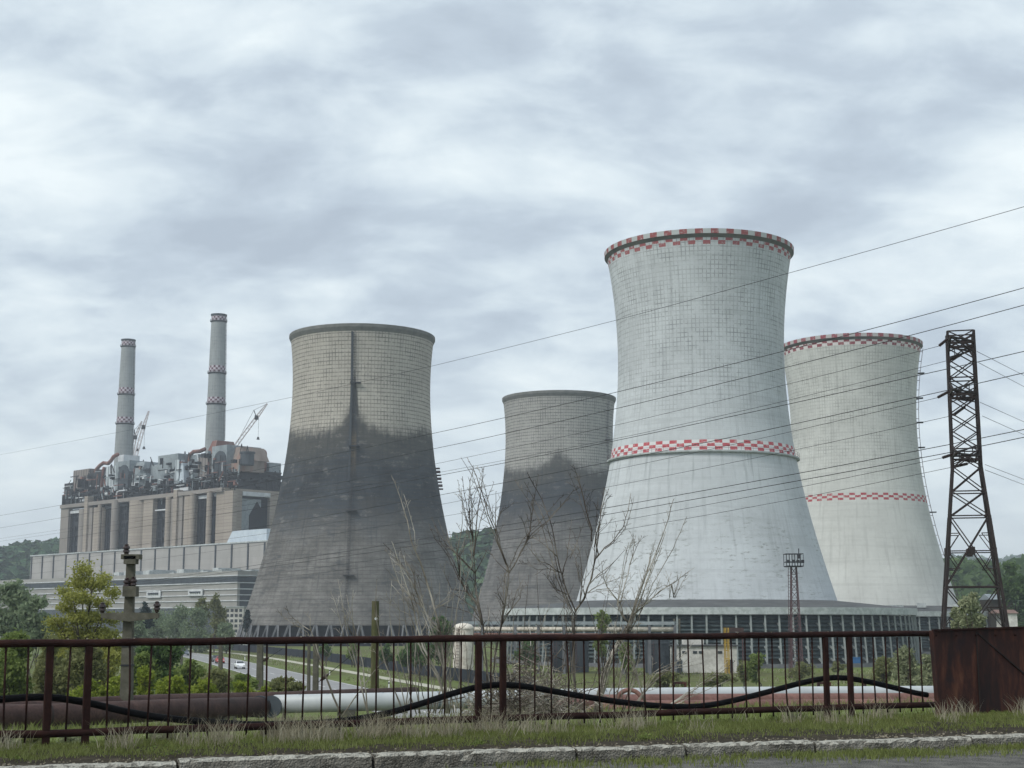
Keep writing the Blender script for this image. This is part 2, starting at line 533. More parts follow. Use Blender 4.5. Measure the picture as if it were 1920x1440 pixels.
def shell(name, base, grid_w, grid_h, line, zfade=None, stains=None, checks=(), ztop=100.0, Rr=29.0, white=False, mort_w=0.15):
    """cooling-tower or chimney concrete: casting grid, streaks, stains, painted checks. UV = metres round, metres up."""
    m, nt, b = new(name, 0.95, 0.15)
    uv = N(nt, "ShaderNodeTexCoord").outputs["UV"]
    su = N(nt, "ShaderNodeSeparateXYZ", {0: uv})
    U, Z = su.outputs[0], su.outputs[1]
    br = N(nt, "ShaderNodeTexBrick", {"Vector": uv, "Color1": (1, 1, 1, 1), "Color2": (.88, .88, .88, 1), "Mortar": (1, 1, 1, 1), "Scale": 1.0,
                                      "Mortar Size": mort_w, "Mortar Smooth": 0.7, "Bias": 0.0, "Brick Width": grid_w, "Row Height": grid_h}, offset=0.0, squash=1.0)
    o = coords(nt)
    nz = noi(nt, o, 0.07, 7, 0.6)
    streak = noi(nt, coords(nt, "UV", (1.0, 0.06, 1)), 0.9, 6, 0.65)
    rows = noi(nt, coords(nt, "UV", (0.05, 1.0, 1)), 0.8, 6, 0.65)
    c = ramp(nt, nz, [(0.3, tuple(q * 0.86 for q in base)), (0.7, tuple(min(1, q * 1.1) for q in base))])
    c = mix(nt, M2(nt, "MULTIPLY", smooth(nt, streak, 0.5, 0.68), 0.36), c, tuple(q * 0.55 for q in base))
    c = mix(nt, M2(nt, "MULTIPLY", smooth(nt, rows, 0.48, 0.66), 0.24), c, tuple(q * 0.6 for q in base))
    c = mix(nt, 0.55, c, br.outputs[0], "MULTIPLY") if False else c
    mort = br.outputs["Fac"]
    pat = noi(nt, o, 0.16, 5, 0.6)
    pat2 = noi(nt, coords(nt, "UV", (0.8, 0.8, 1)), 0.55, 4, 0.7)
    k = M2(nt, "MULTIPLY", mort, M2(nt, "ADD", M2(nt, "MULTIPLY", smooth(nt, pat, 0.35, 0.65), line * 0.6), line * 0.4))
    k = M2(nt, "MULTIPLY", k, M2(nt, "ADD", M2(nt, "MULTIPLY", smooth(nt, pat2, 0.36, 0.6), 0.85), 0.15))
    if zfade:
        k = M2(nt, "MULTIPLY", k, M2(nt, "ADD", M2(nt, "MULTIPLY", smooth(nt, Z, zfade[0], zfade[1]), 0.88), 0.12))
    c = mix(nt, 0.5, c, mix(nt, 1.0, c, br.outputs["Color"], "MULTIPLY"))
    c = mix(nt, k, c, tuple(q * 0.42 for q in base))
    if stains:
        c = stains(nt, c, U, Z, o, streak)
        if mort_w > 0.2:
            fl = noi(nt, coords(nt, "UV", (0.6, 0.6, 1)), 1.2, 5, 0.7)
            hl = N(nt, "ShaderNodeTexBrick", {"Vector": uv, "Color1": (1, 1, 1, 1), "Color2": (1, 1, 1, 1), "Mortar": (0, 0, 0, 1), "Scale": 1.0,
                   "Mortar Size": 0.3, "Mortar Smooth": 0.6, "Brick Width": 500.0, "Row Height": 1.55}, offset=0.0, squash=1.0).outputs["Fac"]
            c = mix(nt, M2(nt, "MULTIPLY", hl, M2(nt, "MULTIPLY", smooth(nt, fl, 0.35, 0.6), 0.5)), c, tuple(q * 0.12 for q in base))
            c = mix(nt, M2(nt, "MULTIPLY", k, 0.3), c, tuple(q * 0.15 for q in base))
            c = mix(nt, M2(nt, "MULTIPLY", smooth(nt, fl, 0.6, 0.72), 0.3), c, tuple(q * 0.75 for q in base))
    for (z0, z1, rows_n, wsq, phase, red, pale, halfrow) in checks:
        h = (z1 - z0) / rows_n
        iu = M2(nt, "FLOOR", M2(nt, "DIVIDE", U, wsq))
        iz = M2(nt, "FLOOR", M2(nt, "DIVIDE", M2(nt, "SUBTRACT", Z, z0), h))
        par = M2(nt, "FLOORED_MODULO", M2(nt, "ADD", M2(nt, "ADD", iu, iz), phase), 2.0)
        inside = M2(nt, "MULTIPLY", M2(nt, "GREATER_THAN", Z, z0), M2(nt, "LESS_THAN", Z, z1))
        wear = M2(nt, "SUBTRACT", 1.0, M2(nt, "MULTIPLY", smooth(nt, noi(nt, o, 1.3, 6, 0.7), 0.5, 0.68), 0.6))
        if pale:
            c = mix(nt, M2(nt, "MULTIPLY", inside, 0.8), c, pale)
        c = mix(nt, M2(nt, "MULTIPLY", M2(nt, "MULTIPLY", inside, par), wear), c, red)
    setc(nt, b, c)
    bump(nt, b, M2(nt, "SUBTRACT", 1.0, mort), 0.25, 0.05)
    return m


def stain_dark(z_edge, peak_u, peak_h, peak_w, bottom, dark=(.030, .036, .044), low=(.152, .147, .14), tan=(.17, .13, .08), tan_f=0.85):
    def fn(nt, c, U, Z, o, streak):
        du = M2(nt, "ABSOLUTE", M2(nt, "SUBTRACT", U, peak_u))
        pk = M2(nt, "MULTIPLY", M2(nt, "POWER", 2.718, M2(nt, "MULTIPLY", M2(nt, "MULTIPLY", M2(nt, "DIVIDE", du, peak_w), M2(nt, "DIVIDE", du, peak_w)), -1.0)), peak_h)
        pk2 = M2(nt, "MULTIPLY", M2(nt, "POWER", 2.718, M2(nt, "MULTIPLY", M2(nt, "MULTIPLY", M2(nt, "DIVIDE", du, peak_w * 4), M2(nt, "DIVIDE", du, peak_w * 4)), -1.0)), 5.0)
        wob = M2(nt, "MULTIPLY", M2(nt, "SUBTRACT", noi(nt, coords(nt, "UV", (0.06, 0.02, 1)), 1.0, 6, 0.6), 0.5), 12.0)
        jag = M2(nt, "MULTIPLY", M2(nt, "SUBTRACT", streak, 0.5), 3.0)
        e = M2(nt, "ADD", M2(nt, "ADD", M2(nt, "ADD", M2(nt, "ADD", pk, pk2), z_edge), wob), jag)
        blot = M2(nt, "MULTIPLY", M2(nt, "SUBTRACT", noi(nt, coords(nt, "UV", (0.45, 0.3, 1)), 1.0, 6, 0.7), 0.5), 9.0)
        f = smooth(nt, M2(nt, "ADD", M2(nt, "SUBTRACT", e, Z), blot), -2.5, 4.0)
        var = noi(nt, o, 0.11, 7, 0.65)
        fine = noi(nt, coords(nt, "UV", (0.12, 1.2, 1)), 0.9, 6, 0.7)
        dk = ramp(nt, var, [(0.36, tuple(q * .6 for q in dark)), (0.64, tuple(q * 1.7 for q in dark))])
        lo = ramp(nt, var, [(0.36, tuple(q * .68 for q in low)), (0.64, tuple(q * 1.35 for q in low))])
        zl = M2(nt, "ADD", Z, M2(nt, "MULTIPLY", M2(nt, "SUBTRACT", var, 0.5), 34.0))
        dk = mix(nt, smooth(nt, zl, bottom + 12, bottom - 9), dk, lo)
        upper = smooth(nt, M2(nt, "ADD", M2(nt, "SUBTRACT", e, Z), M2(nt, "MULTIPLY", blot, 1.2)), 17.0, 6.0)
        dk = mix(nt, M2(nt, "MULTIPLY", upper, 0.8), dk, (.078, .077, .068))
        lift = noi(nt, coords(nt, "UV", (0.03, 0.62, 1)), 1.0, 4, 0.7)
        dk = mix(nt, M2(nt, "MULTIPLY", smooth(nt, lift, 0.5, 0.62), 0.4), dk, tuple(q * 0.55 for q in low))
        dk = mix(nt, M2(nt, "MULTIPLY", smooth(nt, streak, 0.5, 0.7), 0.45), dk, tuple(q * 0.7 for q in dark))
        dk = mix(nt, M2(nt, "MULTIPLY", smooth(nt, fine, 0.5, 0.7), 0.55), dk, tuple(q * 0.6 for q in dark))
        dk = mix(nt, M2(nt, "MULTIPLY", smooth(nt, fine, 0.62, 0.78), 0.55), dk, (.20, .20, .195))
        pat3 = noi(nt, coords(nt, "UV", (0.5, 1.0, 1)), 0.28, 8, 0.72)
        dk = mix(nt, M2(nt, "MULTIPLY", smooth(nt, pat3, 0.55, 0.66), 0.45), dk, tuple(min(1, q * 1.6) for q in low))
        dk = mix(nt, M2(nt, "MULTIPLY", smooth(nt, pat3, 0.46, 0.36), 0.5), dk, tuple(q * 0.9 for q in dark))
        tanf = M2(nt, "MULTIPLY", smooth(nt, du, peak_w * 1.3, peak_w * 0.3), M2(nt, "MULTIPLY", smooth(nt, Z, z_edge - 22, z_edge - 12), smooth(nt, Z, z_edge + 1, z_edge - 6)))
        dk = mix(nt, M2(nt, "MULTIPLY", tanf, M2(nt, "MULTIPLY", smooth(nt, var, 0.3, 0.6), tan_f)), dk, tan)
        return mix(nt, f, c, dk)
    return fn


def stain_peel(nt, c, U, Z, o, streak):
    v = noi(nt, coords(nt, "UV", (0.5, 1.6, 1)), 0.9, 8, 0.75)
    big = noi(nt, coords(nt, "UV", (0.09, 0.035, 1)), 1.0, 3, 0.5)
    f = M2(nt, "MULTIPLY", M2(nt, "MULTIPLY", smooth(nt, v, 0.535, 0.63), smooth(nt, big, 0.40, 0.56)), smooth(nt, Z, 40.0, 22.0))
    c = mix(nt, M2(nt, "MULTIPLY", f, 0.8), c, (.16, .17, .15))
    g = M2(nt, "MULTIPLY", smooth(nt, streak, 0.52, 0.66), M2(nt, "MULTIPLY", smooth(nt, Z, 30.0, 44.0), smooth(nt, Z, 46.0, 44.0)))
    return mix(nt, M2(nt, "MULTIPLY", g, 0.35), c, (.26, .29, .30))


def banded(name, base, w, h, mort=0.06, mcol=None, var=0.85, rough=0.9):
    m, nt, b = new(name, rough, 0.15)
    uv = N(nt, "ShaderNodeTexCoord").outputs["UV"]
    br = N(nt, "ShaderNodeTexBrick", {"Vector": uv, "Color1": (*base, 1), "Color2": (*[q * var for q in base], 1), "Mortar": (*(mcol or [q * .5 for q in base]), 1),
                                      "Scale": 1.0, "Mortar Size": mort, "Mortar Smooth": 0.3, "Brick Width": w, "Row Height": h}, offset=0.0, squash=1.0)
    f = noi(nt, coords(nt, "Object", (1, 1, .4)), 0.12, 7, 0.65)
    c = mix(nt, M2(nt, "MULTIPLY", smooth(nt, f, 0.4, 0.7), 0.45), br.outputs[0], tuple(q * 0.6 for q in base))
    setc(nt, b, c)
    return m


banded("pier_concrete", (.34, .295, .25), 90.0, 1.9, 0.14, (.20, .17, .155))
banded("pier_smooth", (.27, .245, .225), 90.0, 7.0, 0.08, (.20, .18, .17))  # greyer piers and beam, also the painted shade strips beside columns
banded("hall_panel", (.36, .35, .335), 60.0, 3.0, 0.06, (.27, .265, .255), 0.9)
banded("low_wall", (.31, .305, .29), 30.0, 1.4, 0.05, (.30, .295, .28), 0.9)
banded("ribbed_white", (.50, .55, .58), 3.6, 90.0, 0.55, (.16, .18, .21), 0.9)
banded("ribbed_brown", (.24, .215, .20), 3.2, 90.0, 0.45, (.09, .08, .08), 0.85)
banded("corrugated_blue", (.04, .14, .32), 0.3, 9.0, 0.05, (.025, .09, .2), 0.9)

MT = MATS

# ------------------------------------------------------------------ haze
hb = MB()
hb.hexa([(-3600, -120, -1), (3600, -120, -1), (3600, 5200, -1), (-3600, 5200, -1)], [(-3600, -120, 214), (3600, -120, 214), (3600, 5200, 214), (-3600, 5200, 214)])
hm = bpy.data.materials.new("haze")
hm.use_nodes = True
hm.node_tree.nodes.clear()
pvn = N(hm.node_tree, "ShaderNodeVolumePrincipled", {"Color": (.80, .87, .95, 1), "Density": 0.00021, "Anisotropy": 0.0})
ho = N(hm.node_tree, "ShaderNodeOutputMaterial")
hm.node_tree.links.new(pvn.outputs[0], ho.inputs["Volume"])
hz_o = obj("haze", hb, hm)
hz_o["kind"] = "stuff"

# ------------------------------------------------------------------ ground
FA, FB = Vector((-5.5, 17.5)), Vector((6.7, 23.7))       # railing line on the bridge edge
FE = (FB - FA).normalized()
FN = Vector((-FE.y, FE.x))
ROAD_P, ROAD_D = Vector((-30.5, 225.0)), Vector((-.286, .958))


def road_c(t):                            # centre line of the road below, t metres beyond ROAD_P, bending left far away
    p = ROAD_P + ROAD_D * t
    bend = max(0.0, t - 130.0)
    return p + Vector((-bend * bend * 0.0005, 0))


HS = [(-400, 7.3), (0, 7.35), (4, 7.25), (10, 6.95), (25, 6.0), (40, 4.8), (60, 3.0), (90, .6), (112, 0), (9000, 0)]


def hgt(x, y):
    p = Vector((x, y)) - FA
    s = p.dot(FN)
    for (a, ha), (b, hb_) in zip(HS, HS[1:]):
        if s <= b:
            t = max(0, (s - a) / (b - a))
            h = ha + (hb_ - ha) * t
            break
    if s > 48:
        q = Vector((x, y)) - ROAD_P
        d = abs(q.x * ROAD_D.y - q.y * ROAD_D.x)
        w = min(1, max(0, (d - 8) / 14))
        w2 = min(1, max(0, (s - 48) / 12))
        h *= 1 - w2 * (1 - w)
    if h > 0.05 and s > 3:
        h += 0.25 * mnoise.noise((x * .11, y * .11, 0)) * min(1, h)
    if h <= 0.05 and y > 1100:
        h = 0
    return h


def axis(lo, hi, dense_lo, dense_hi, step, grow=1.25):
    a = list(np.arange(dense_lo, dense_hi + 1e-6, step))
    s = step
    while a[-1] < hi:
        s *= grow
        a.append(a[-1] + s)
    s = step
    while a[0] > lo:
        s *= grow
        a.insert(0, a[0] - s)
    return a


g = MB()
xs = axis(-3800, 3800, -70, 70, 2.5)
ys = axis(-300, 5600, -10, 150, 2.5)
for y in ys:
    for x in xs:
        g.v.append((x, y, hgt(x, y)))
nx = len(xs)
for j in range(len(ys) - 1):
    for i in range(nx - 1):
        g.f.append((j * nx + i, j * nx + i + 1, (j + 1) * nx + i + 1, (j + 1) * nx + i))
struct("ground", g, MT["field"], True)

# road below, its lines, and the footpath beside it
def strip(off, w, z, t0, t1, step=12):
    b = MB()
    prev = None
    t = t0
    while t <= t1 + 1e-6:
        c, c2 = road_c(t), road_c(t + 1)
        d = (c2 - c).normalized()
        n = Vector((d.y, -d.x))
        l, r = c + n * (off - w / 2), c + n * (off + w / 2)
        cur = ((l.x, l.y, z), (r.x, r.y, z))
        if prev:
            b.quad(prev[0], prev[1], cur[1], cur[0])
        prev = cur
        t += step
    return b


struct("road", strip(0, 9.8, 0.03, -130, 420), MT["road_far"])
ln = MB()
for off in (-4.55, 4.55):
    s_ = strip(off, 0.16, 0.036, -130, 420)
    i0 = len(ln.v)
    ln.v += s_.v
    ln.f += [tuple(k + i0 for k in f) for f in s_.f]
t = -120.0
while t < 400:
    s_ = strip(0, 0.2, 0.036, t, t + 6, 6)
    i0 = len(ln.v)
    ln.v += s_.v
    ln.f += [tuple(k + i0 for k in f) for f in s_.f]
    t += 13
struct("road_markings", ln, MT["paint_white"])
struct("footpath", strip(14.5, 2.4, 0.035, -70, 330), MT["path_pale"])

# the bridge carriageway, kerb and verge
KA, KB = gnd(100, 1433, 7.565).to_2d(), gnd(1920, 1376, 7.565).to_2d()
KE = (KB - KA).normalized()
KN = Vector((-KE.y, KE.x))


def kp(t, w, z):
    p = KA + KE * t + KN * w
    return (p.x, p.y, z)


def fp(t, w, z):
    p = FA + FE * t + FN * w
    return (p.x, p.y, z)


b = MB()
b.quad(kp(-40, -30, 7.4), kp(60, -30, 7.4), kp(60, 0.05, 7.4), kp(-40, 0.05, 7.4))
struct("bridge_road", b, MT["asphalt"])
random.seed(5)
kb = MB()
t = -9.0
cuts = [-9, -6.2, -3.4, -0.9, 1.25, 3.35, 5.75, 7.15, 8.9, 11.2, 13.4, 16, 19, 23]
for a, e in zip(cuts, cuts[1:]):
    a2, e2 = a + 0.018, e - 0.018
    n = max(4, int((e2 - a2) / 0.06))
    dz, dw = random.uniform(-.012, .012), random.uniform(-.015, .015)
    prof = [(-.02, 7.36), (-.015, 7.46), (0.0, 7.535), (.035, 7.56), (.16, 7.565), (.2, 7.54), (.2, 7.36)]
    i0 = len(kb.v)
    for k in range(n + 1):
        tt = a2 + (e2 - a2) * k / n
        for q, (w, z) in enumerate(prof):
            nzv = mnoise.noise((tt * 6, q * 2.1, 3)) * 0.02 + mnoise.noise((tt * 19, q * 5.3, 9)) * 0.014
            ed = 1.6 if q in (2, 3) else 1.0
            kb.v.append(kp(tt, w + dw + nzv * ed * 0.8, z + dz - (abs(nzv) * ed if q in (1, 2, 3, 4) else 0)))
    m_ = len(prof)
    for k in range(n):
        for q in range(m_ - 1):
            x = i0 + k * m_ + q
            kb.f.append((x, x + m_, x + m_ + 1, x + 1))
    kb.f.append(tuple(i0 + q for q in range(m_)))
    kb.f.append(tuple(i0 + n * m_ + q for q in reversed(range(m_))))
struct("kerb", kb, MT["kerb"])

# verge of soil between kerb and railing: bumpy sheet
vg = MB()
nt_, nw_ = 260, 26
for i in range(nt_ + 1):
    for j in range(nw_ + 1):
        f = j / nw_
        pk = Vector(kp(-10 + 34 * i / nt_, 0.17, 0)).to_2d()
        pf = FA + FE * (-10 + 34 * i / nt_) + FN * 0.7
        p = pk.lerp(pf, f)
        z = 7.52 + 0.05 * math.sin(PI * f) + 0.035 * mnoise.noise((p.x * 2.1, p.y * 2.1, 0)) + 0.02 * mnoise.noise((p.x * 7, p.y * 7, 4))
        if f > 0.92:
            z -= (f - 0.92) * 3.0
        vg.v.append((p.x, p.y, z))
for i in range(nt_):
    for j in range(nw_):
        a = i * (nw_ + 1) + j
        vg.f.append((a, a + nw_ + 1, a + nw_ + 2, a + 1))
struct("verge", vg, MT["soil"], True)


def vz(x, y):
    return 7.55


# hills: mounds given by ridge points (pixel, depth), rounded in depth
def hill(name, pts, Y, depth, label, seed, nclump, size, leaf="canopy"):
    us = [p[0] for p in pts]
    vs = [p[1] for p in pts]
    mb = MB()
    n, m_ = 60, 16
    def ridge(u):
        return at(u, float(np.interp(u, us, vs)), Y)
    for i in range(n + 1):
        u = us[0] + (us[-1] - us[0]) * i / n
        r = ridge(u)
        for j in range(m_ + 1):
            f = j / m_ * 2 - 1
            z = max(-2, r.z * (1 - f * f) - 3)
            y = Y + f * depth
            mb.v.append((r.x * (1 + f * depth / Y * .3), y, z))
    for i in range(n):
        for j in range(m_):
            a = i * (m_ + 1) + j
            mb.f.append((a, a + m_ + 1, a + m_ + 2, a + 1))
    o = obj(name, mb, MT["field"], None, True)
    o["kind"] = "structure"
    # woodland on it: many crowns, each a lumpy cluster of leaf faces
    rnd = np.random.RandomState(seed)
    V, F = [], []
    for k in range(nclump):
        u = rnd.uniform(us[0], us[-1])
        f = rnd.uniform(-1, 0.15)
        r = ridge(u)
        z = r.z * (1 - f * f) - 3
        c = np.array([r.x * (1 + f * depth / Y * .3), Y + f * depth, max(0, z)])
        s = size * rnd.uniform(.6, 1.3)
        q = rnd.normal(size=(26, 3))
        q /= np.linalg.norm(q, axis=1)[:, None]
        q[:, 2] = np.abs(q[:, 2]) * 1.3
        ctr = c + q * s * rnd.uniform(.55, 1.0, (26, 1))
        e1 = rnd.normal(size=(26, 3))
        e1 /= np.linalg.norm(e1, axis=1)[:, None]
        e2 = np.cross(e1, q)
        e2 /= np.linalg.norm(e2, axis=1)[:, None] + 1e-9
        w = s * rnd.uniform(.25, .5, (26, 1))
        for a, x, y, ww in zip(ctr, e1, e2, w):
            i0 = len(V)
            V += [a + x * ww, a + y * ww, a - x * ww, a - y * ww]
            F.append((i0, i0 + 1, i0 + 2, i0 + 3))
    fb = MB()
    fb.v, fb.f = [tuple(p) for p in V], F
    w = obj("woodland", fb, MT[leaf])
    w["kind"] = "stuff"
    w["label"] = label
    w["category"] = "woodland"
    return o


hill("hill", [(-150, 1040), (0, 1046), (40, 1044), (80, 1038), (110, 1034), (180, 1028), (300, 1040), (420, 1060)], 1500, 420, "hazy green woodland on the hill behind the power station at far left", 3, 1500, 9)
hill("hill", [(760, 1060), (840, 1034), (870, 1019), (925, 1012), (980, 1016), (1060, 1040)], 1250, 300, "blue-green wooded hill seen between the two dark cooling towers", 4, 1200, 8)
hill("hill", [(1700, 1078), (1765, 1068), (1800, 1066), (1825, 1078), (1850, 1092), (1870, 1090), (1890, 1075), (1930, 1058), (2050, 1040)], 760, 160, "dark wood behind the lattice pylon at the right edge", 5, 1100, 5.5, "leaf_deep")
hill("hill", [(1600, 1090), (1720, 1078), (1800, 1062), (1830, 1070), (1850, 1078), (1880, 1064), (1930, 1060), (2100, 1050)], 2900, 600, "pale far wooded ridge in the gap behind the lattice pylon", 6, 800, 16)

# ------------------------------------------------------------------ cooling towers
def prof_of(pts, z0, z1, n=44):
    zs = [p[0] for p in pts]
    rs = [p[1] for p in pts]
    co = np.polyfit(zs, rs, 4)
    return [(float(np.polyval(co, z)), float(z)) for z in np.linspace(z0, z1, n)]


PA = [(7.5, 46.2), (20, 42.3), (33, 38.3), (43, 35.9), (55, 33.4), (67.5, 31.0), (82, 29.2), (96, 28.1), (109, 28.15), (121, 29.0)]
PB = [(13.4, 29.3), (20, 27.4), (24.4, 26.1), (30.7, 24.3), (37.1, 22.85), (43.2, 21.7), (53, 20.3), (64, 19.2), (70, 19.1), (75, 19.3), (80.3, 19.75), (86.2, 20.35), (92.2, 21.2)]
WSQ = 1.66
RED, RED2 = (.30, .095, .10), (.25, .07, .085)
shell("tower_shell_near_grey", (.42, .395, .35), 1.3, 1.55, 1.0, stains=stain_dark(84, 0.0, 17, 1.35, 45), Rr=28, mort_w=0.26)
shell("tower_shell_rear_grey", (.36, .355, .335), 1.3, 1.55, 1.0, stains=stain_dark(86, -1.0, 2.0, 2.5, 58, tan_f=0.0), Rr=28, mort_w=0.26)
shell("tower_shell_white", (.50, .53, .55), 0.93, 1.0, .95, zfade=(46, 66), stains=stain_peel, Rr=21,
      checks=((91.45, 93.15, 2, WSQ, 0, RED, None, 0), (45.7, 47.95, 3, WSQ, 1, (.42, .085, .10), (.62, .62, .62), 0)))
shell("tower_shell_cream", (.53, .54, .515), 0.93, 1.0, .85, zfade=(42, 62), Rr=21,
      checks=((91.45, 93.15, 2, WSQ, 0, RED2, (.66, .62, .62), 0), (44.6, 46.7, 3, WSQ, 1, (.33, .06, .075), None, 0)))
shell("rim_white", (.60, .645, .66), 8.0, 9.0, .1, Rr=21, checks=((0.0, 1.15, 1, WSQ, 1, (.25, .075, .075), (.35, .37, .37), 0),))
shell("rim_cream", (.62, .62, .60), 8.0, 9.0, .1, Rr=21, checks=((0.0, 1.15, 1, WSQ, 1, RED2, (.36, .35, .35), 0),))
mott("rim_grey", [(0.3, (.10, .105, .10)), (0.7, (.18, .18, .165))], 0.4, 6, 0.95, 0.1)
mott("stain_black", [(0.3, (.035, .042, .05)), (0.7, (.07, .08, .09))], 0.4, 6, 0.95, 0.1)


def ladder_at(mb, c, prof, ang, zs, w=0.9, off=0.6, step=1.0, cage=0.5):
    """vertical rungs and rails following the shell at an angle"""
    rz = sorted((z, r) for r, z in prof)
    zz_ = [a for a, _ in rz]
    rr_ = [a for _, a in rz]
    def P_(z, o, t=0.0):
        r = float(np.interp(z, zz_, rr_)) + o
        s, c_ = math.sin(ang), math.cos(ang)
        return Vector((c[0] + r * s + t * c_, c[1] - r * c_ + t * s, c[2] + z))
    for t in (-w / 2, w / 2):
        z = zs[0]
        while z < zs[1]:
            z2 = min(zs[1], z + 3)
            mb.bar(P_(z, off, t), P_(z2, off, t), 0.12)
            mb.bar(P_(z, 0.0, t), P_(z, off, t), 0.1)
            z = z2
    z = zs[0]
    while z < zs[1]:
        mb.bar(P_(z, off, -w / 2), P_(z, off, w / 2), 0.09)
        z += step
    return P_


def grey_tower(X, Y, mat, label, plat_ang, plat_side):
    c = (X, Y, 0)
    t = thing("cooling_tower", label, "cooling tower", c, "cooling towers of the power station")
    face = math.atan2(-X, Y)                       # angle of the side that faces the camera
    pr = prof_of(PA, 7.5, 122.4, 60)
    mb = MB()
    mb.lathe(c, pr, 160, -PI + 0.0, PI, 28.0)
    obj("shell", mb, mat, t, True)
    mb = MB()
    inner = [(r - 0.5, z) for r, z in pr][::4]
    mb.lathe(c, inner[::-1] + [(inner[0][0] + .45, 7.45)], 96)
    obj("inner_wall", mb, MT["stain_black"], t, True)
    mb = MB()
    rt = pr[-1][0]
    mb.lathe(c, [(rt - .05, 121.6), (rt + .6, 123.0), (rt + .7, 123.2), (rt + .7, 124.35), (rt + .55, 124.5), (rt - .6, 124.5), (rt - .6, 121.5)], 160)
    obj("rim", mb, MT["rim_grey"], t, False)
    n = 52
    for k in range(n):
        a = 2 * PI * k / n
        mb = MB()
        for s in (-1, 1):
            a2 = a + s * 2 * PI / n * 0.36
            mb.bar((X + 48.3 * math.sin(a2), Y - 48.3 * math.cos(a2), -0.2), (X + 46.0 * math.sin(a + s * .006), Y - 46.0 * math.cos(a + s * .006), 7.6), 0.62, 0.62)
        if -math.cos(a - face) < 0.15:
            obj("leg", mb, MT["leg_concrete"], t)
    mb = MB()
    mb.lathe(c, [(41.5, 0), (41.5, 7.7)], 96)  # dark drum put in for the shaded space behind the legs
    mb.lathe(c, [(50, 0), (50, 0.9), (49.6, 0.9), (49.6, 0)], 96)
    obj("basin", mb, MT["bay_dark"], t)
    # service duct and landings down the face
    mb = MB()
    P_ = ladder_at(mb, c, pr, plat_ang, (8, 121), 1.1, 0.7, 1.0)
    obj("ladder", mb, MT["dark_steel"], t)
    if plat_side:
        mb = MB()
        zprev = 104.0
        zc = zprev
        pts = [P_(z, 0.25, -1.1) for z in np.linspace(62, 121.3, 30)]
        for a_, b_ in zip(pts, pts[1:]):
            mb.bar(a_, b_, 0.75, 0.5)
        obj("service_duct", mb, MT["stain_black"], t)
    for z in (26.0, 50.5, 76.0, 101.0):
        mb = MB()
        a_, b_ = P_(z, 0.9, -1.6), P_(z, 0.9, 2.6)
        mb.bar(a_, b_, 1.6, 0.35)
        for q in (-1.6, 0.5, 2.6):
            mb.bar(P_(z, 1.6, q), P_(z + 1.2, 1.6, q), 0.08)
        mb.bar(P_(z + 1.2, 1.6, -1.6), P_(z + 1.2, 1.6, 2.6), 0.08)
        obj("landing", mb, MT["dark_steel"], t)
    return t, c, pr


t1, c1, pr1 = grey_tower(-61.55, 600, MT["tower_shell_near_grey"], "large grey cooling tower, black soot from waist to foot, leftmost of the four", 0.0, True)
mb = MB()
a = R(92)
for k in range(7):
    z = 62 + k * 1.4
    r = float(np.interp(z, [q[1] for q in pr1], [q[0] for q in pr1]))
    mb.box((c1[0] + (r + .7) * math.sin(a), c1[1] - (r + .7) * math.cos(a), z), (1.8, 2.2, .9 if k % 2 else .5))
obj("stair_cage", mb, MT["mast_steel"], t1)
grey_tower(24.65, 770, MT["tower_shell_rear_grey"], "grey soot-stained cooling tower partly hidden behind the biggest white tower", R(58), False)


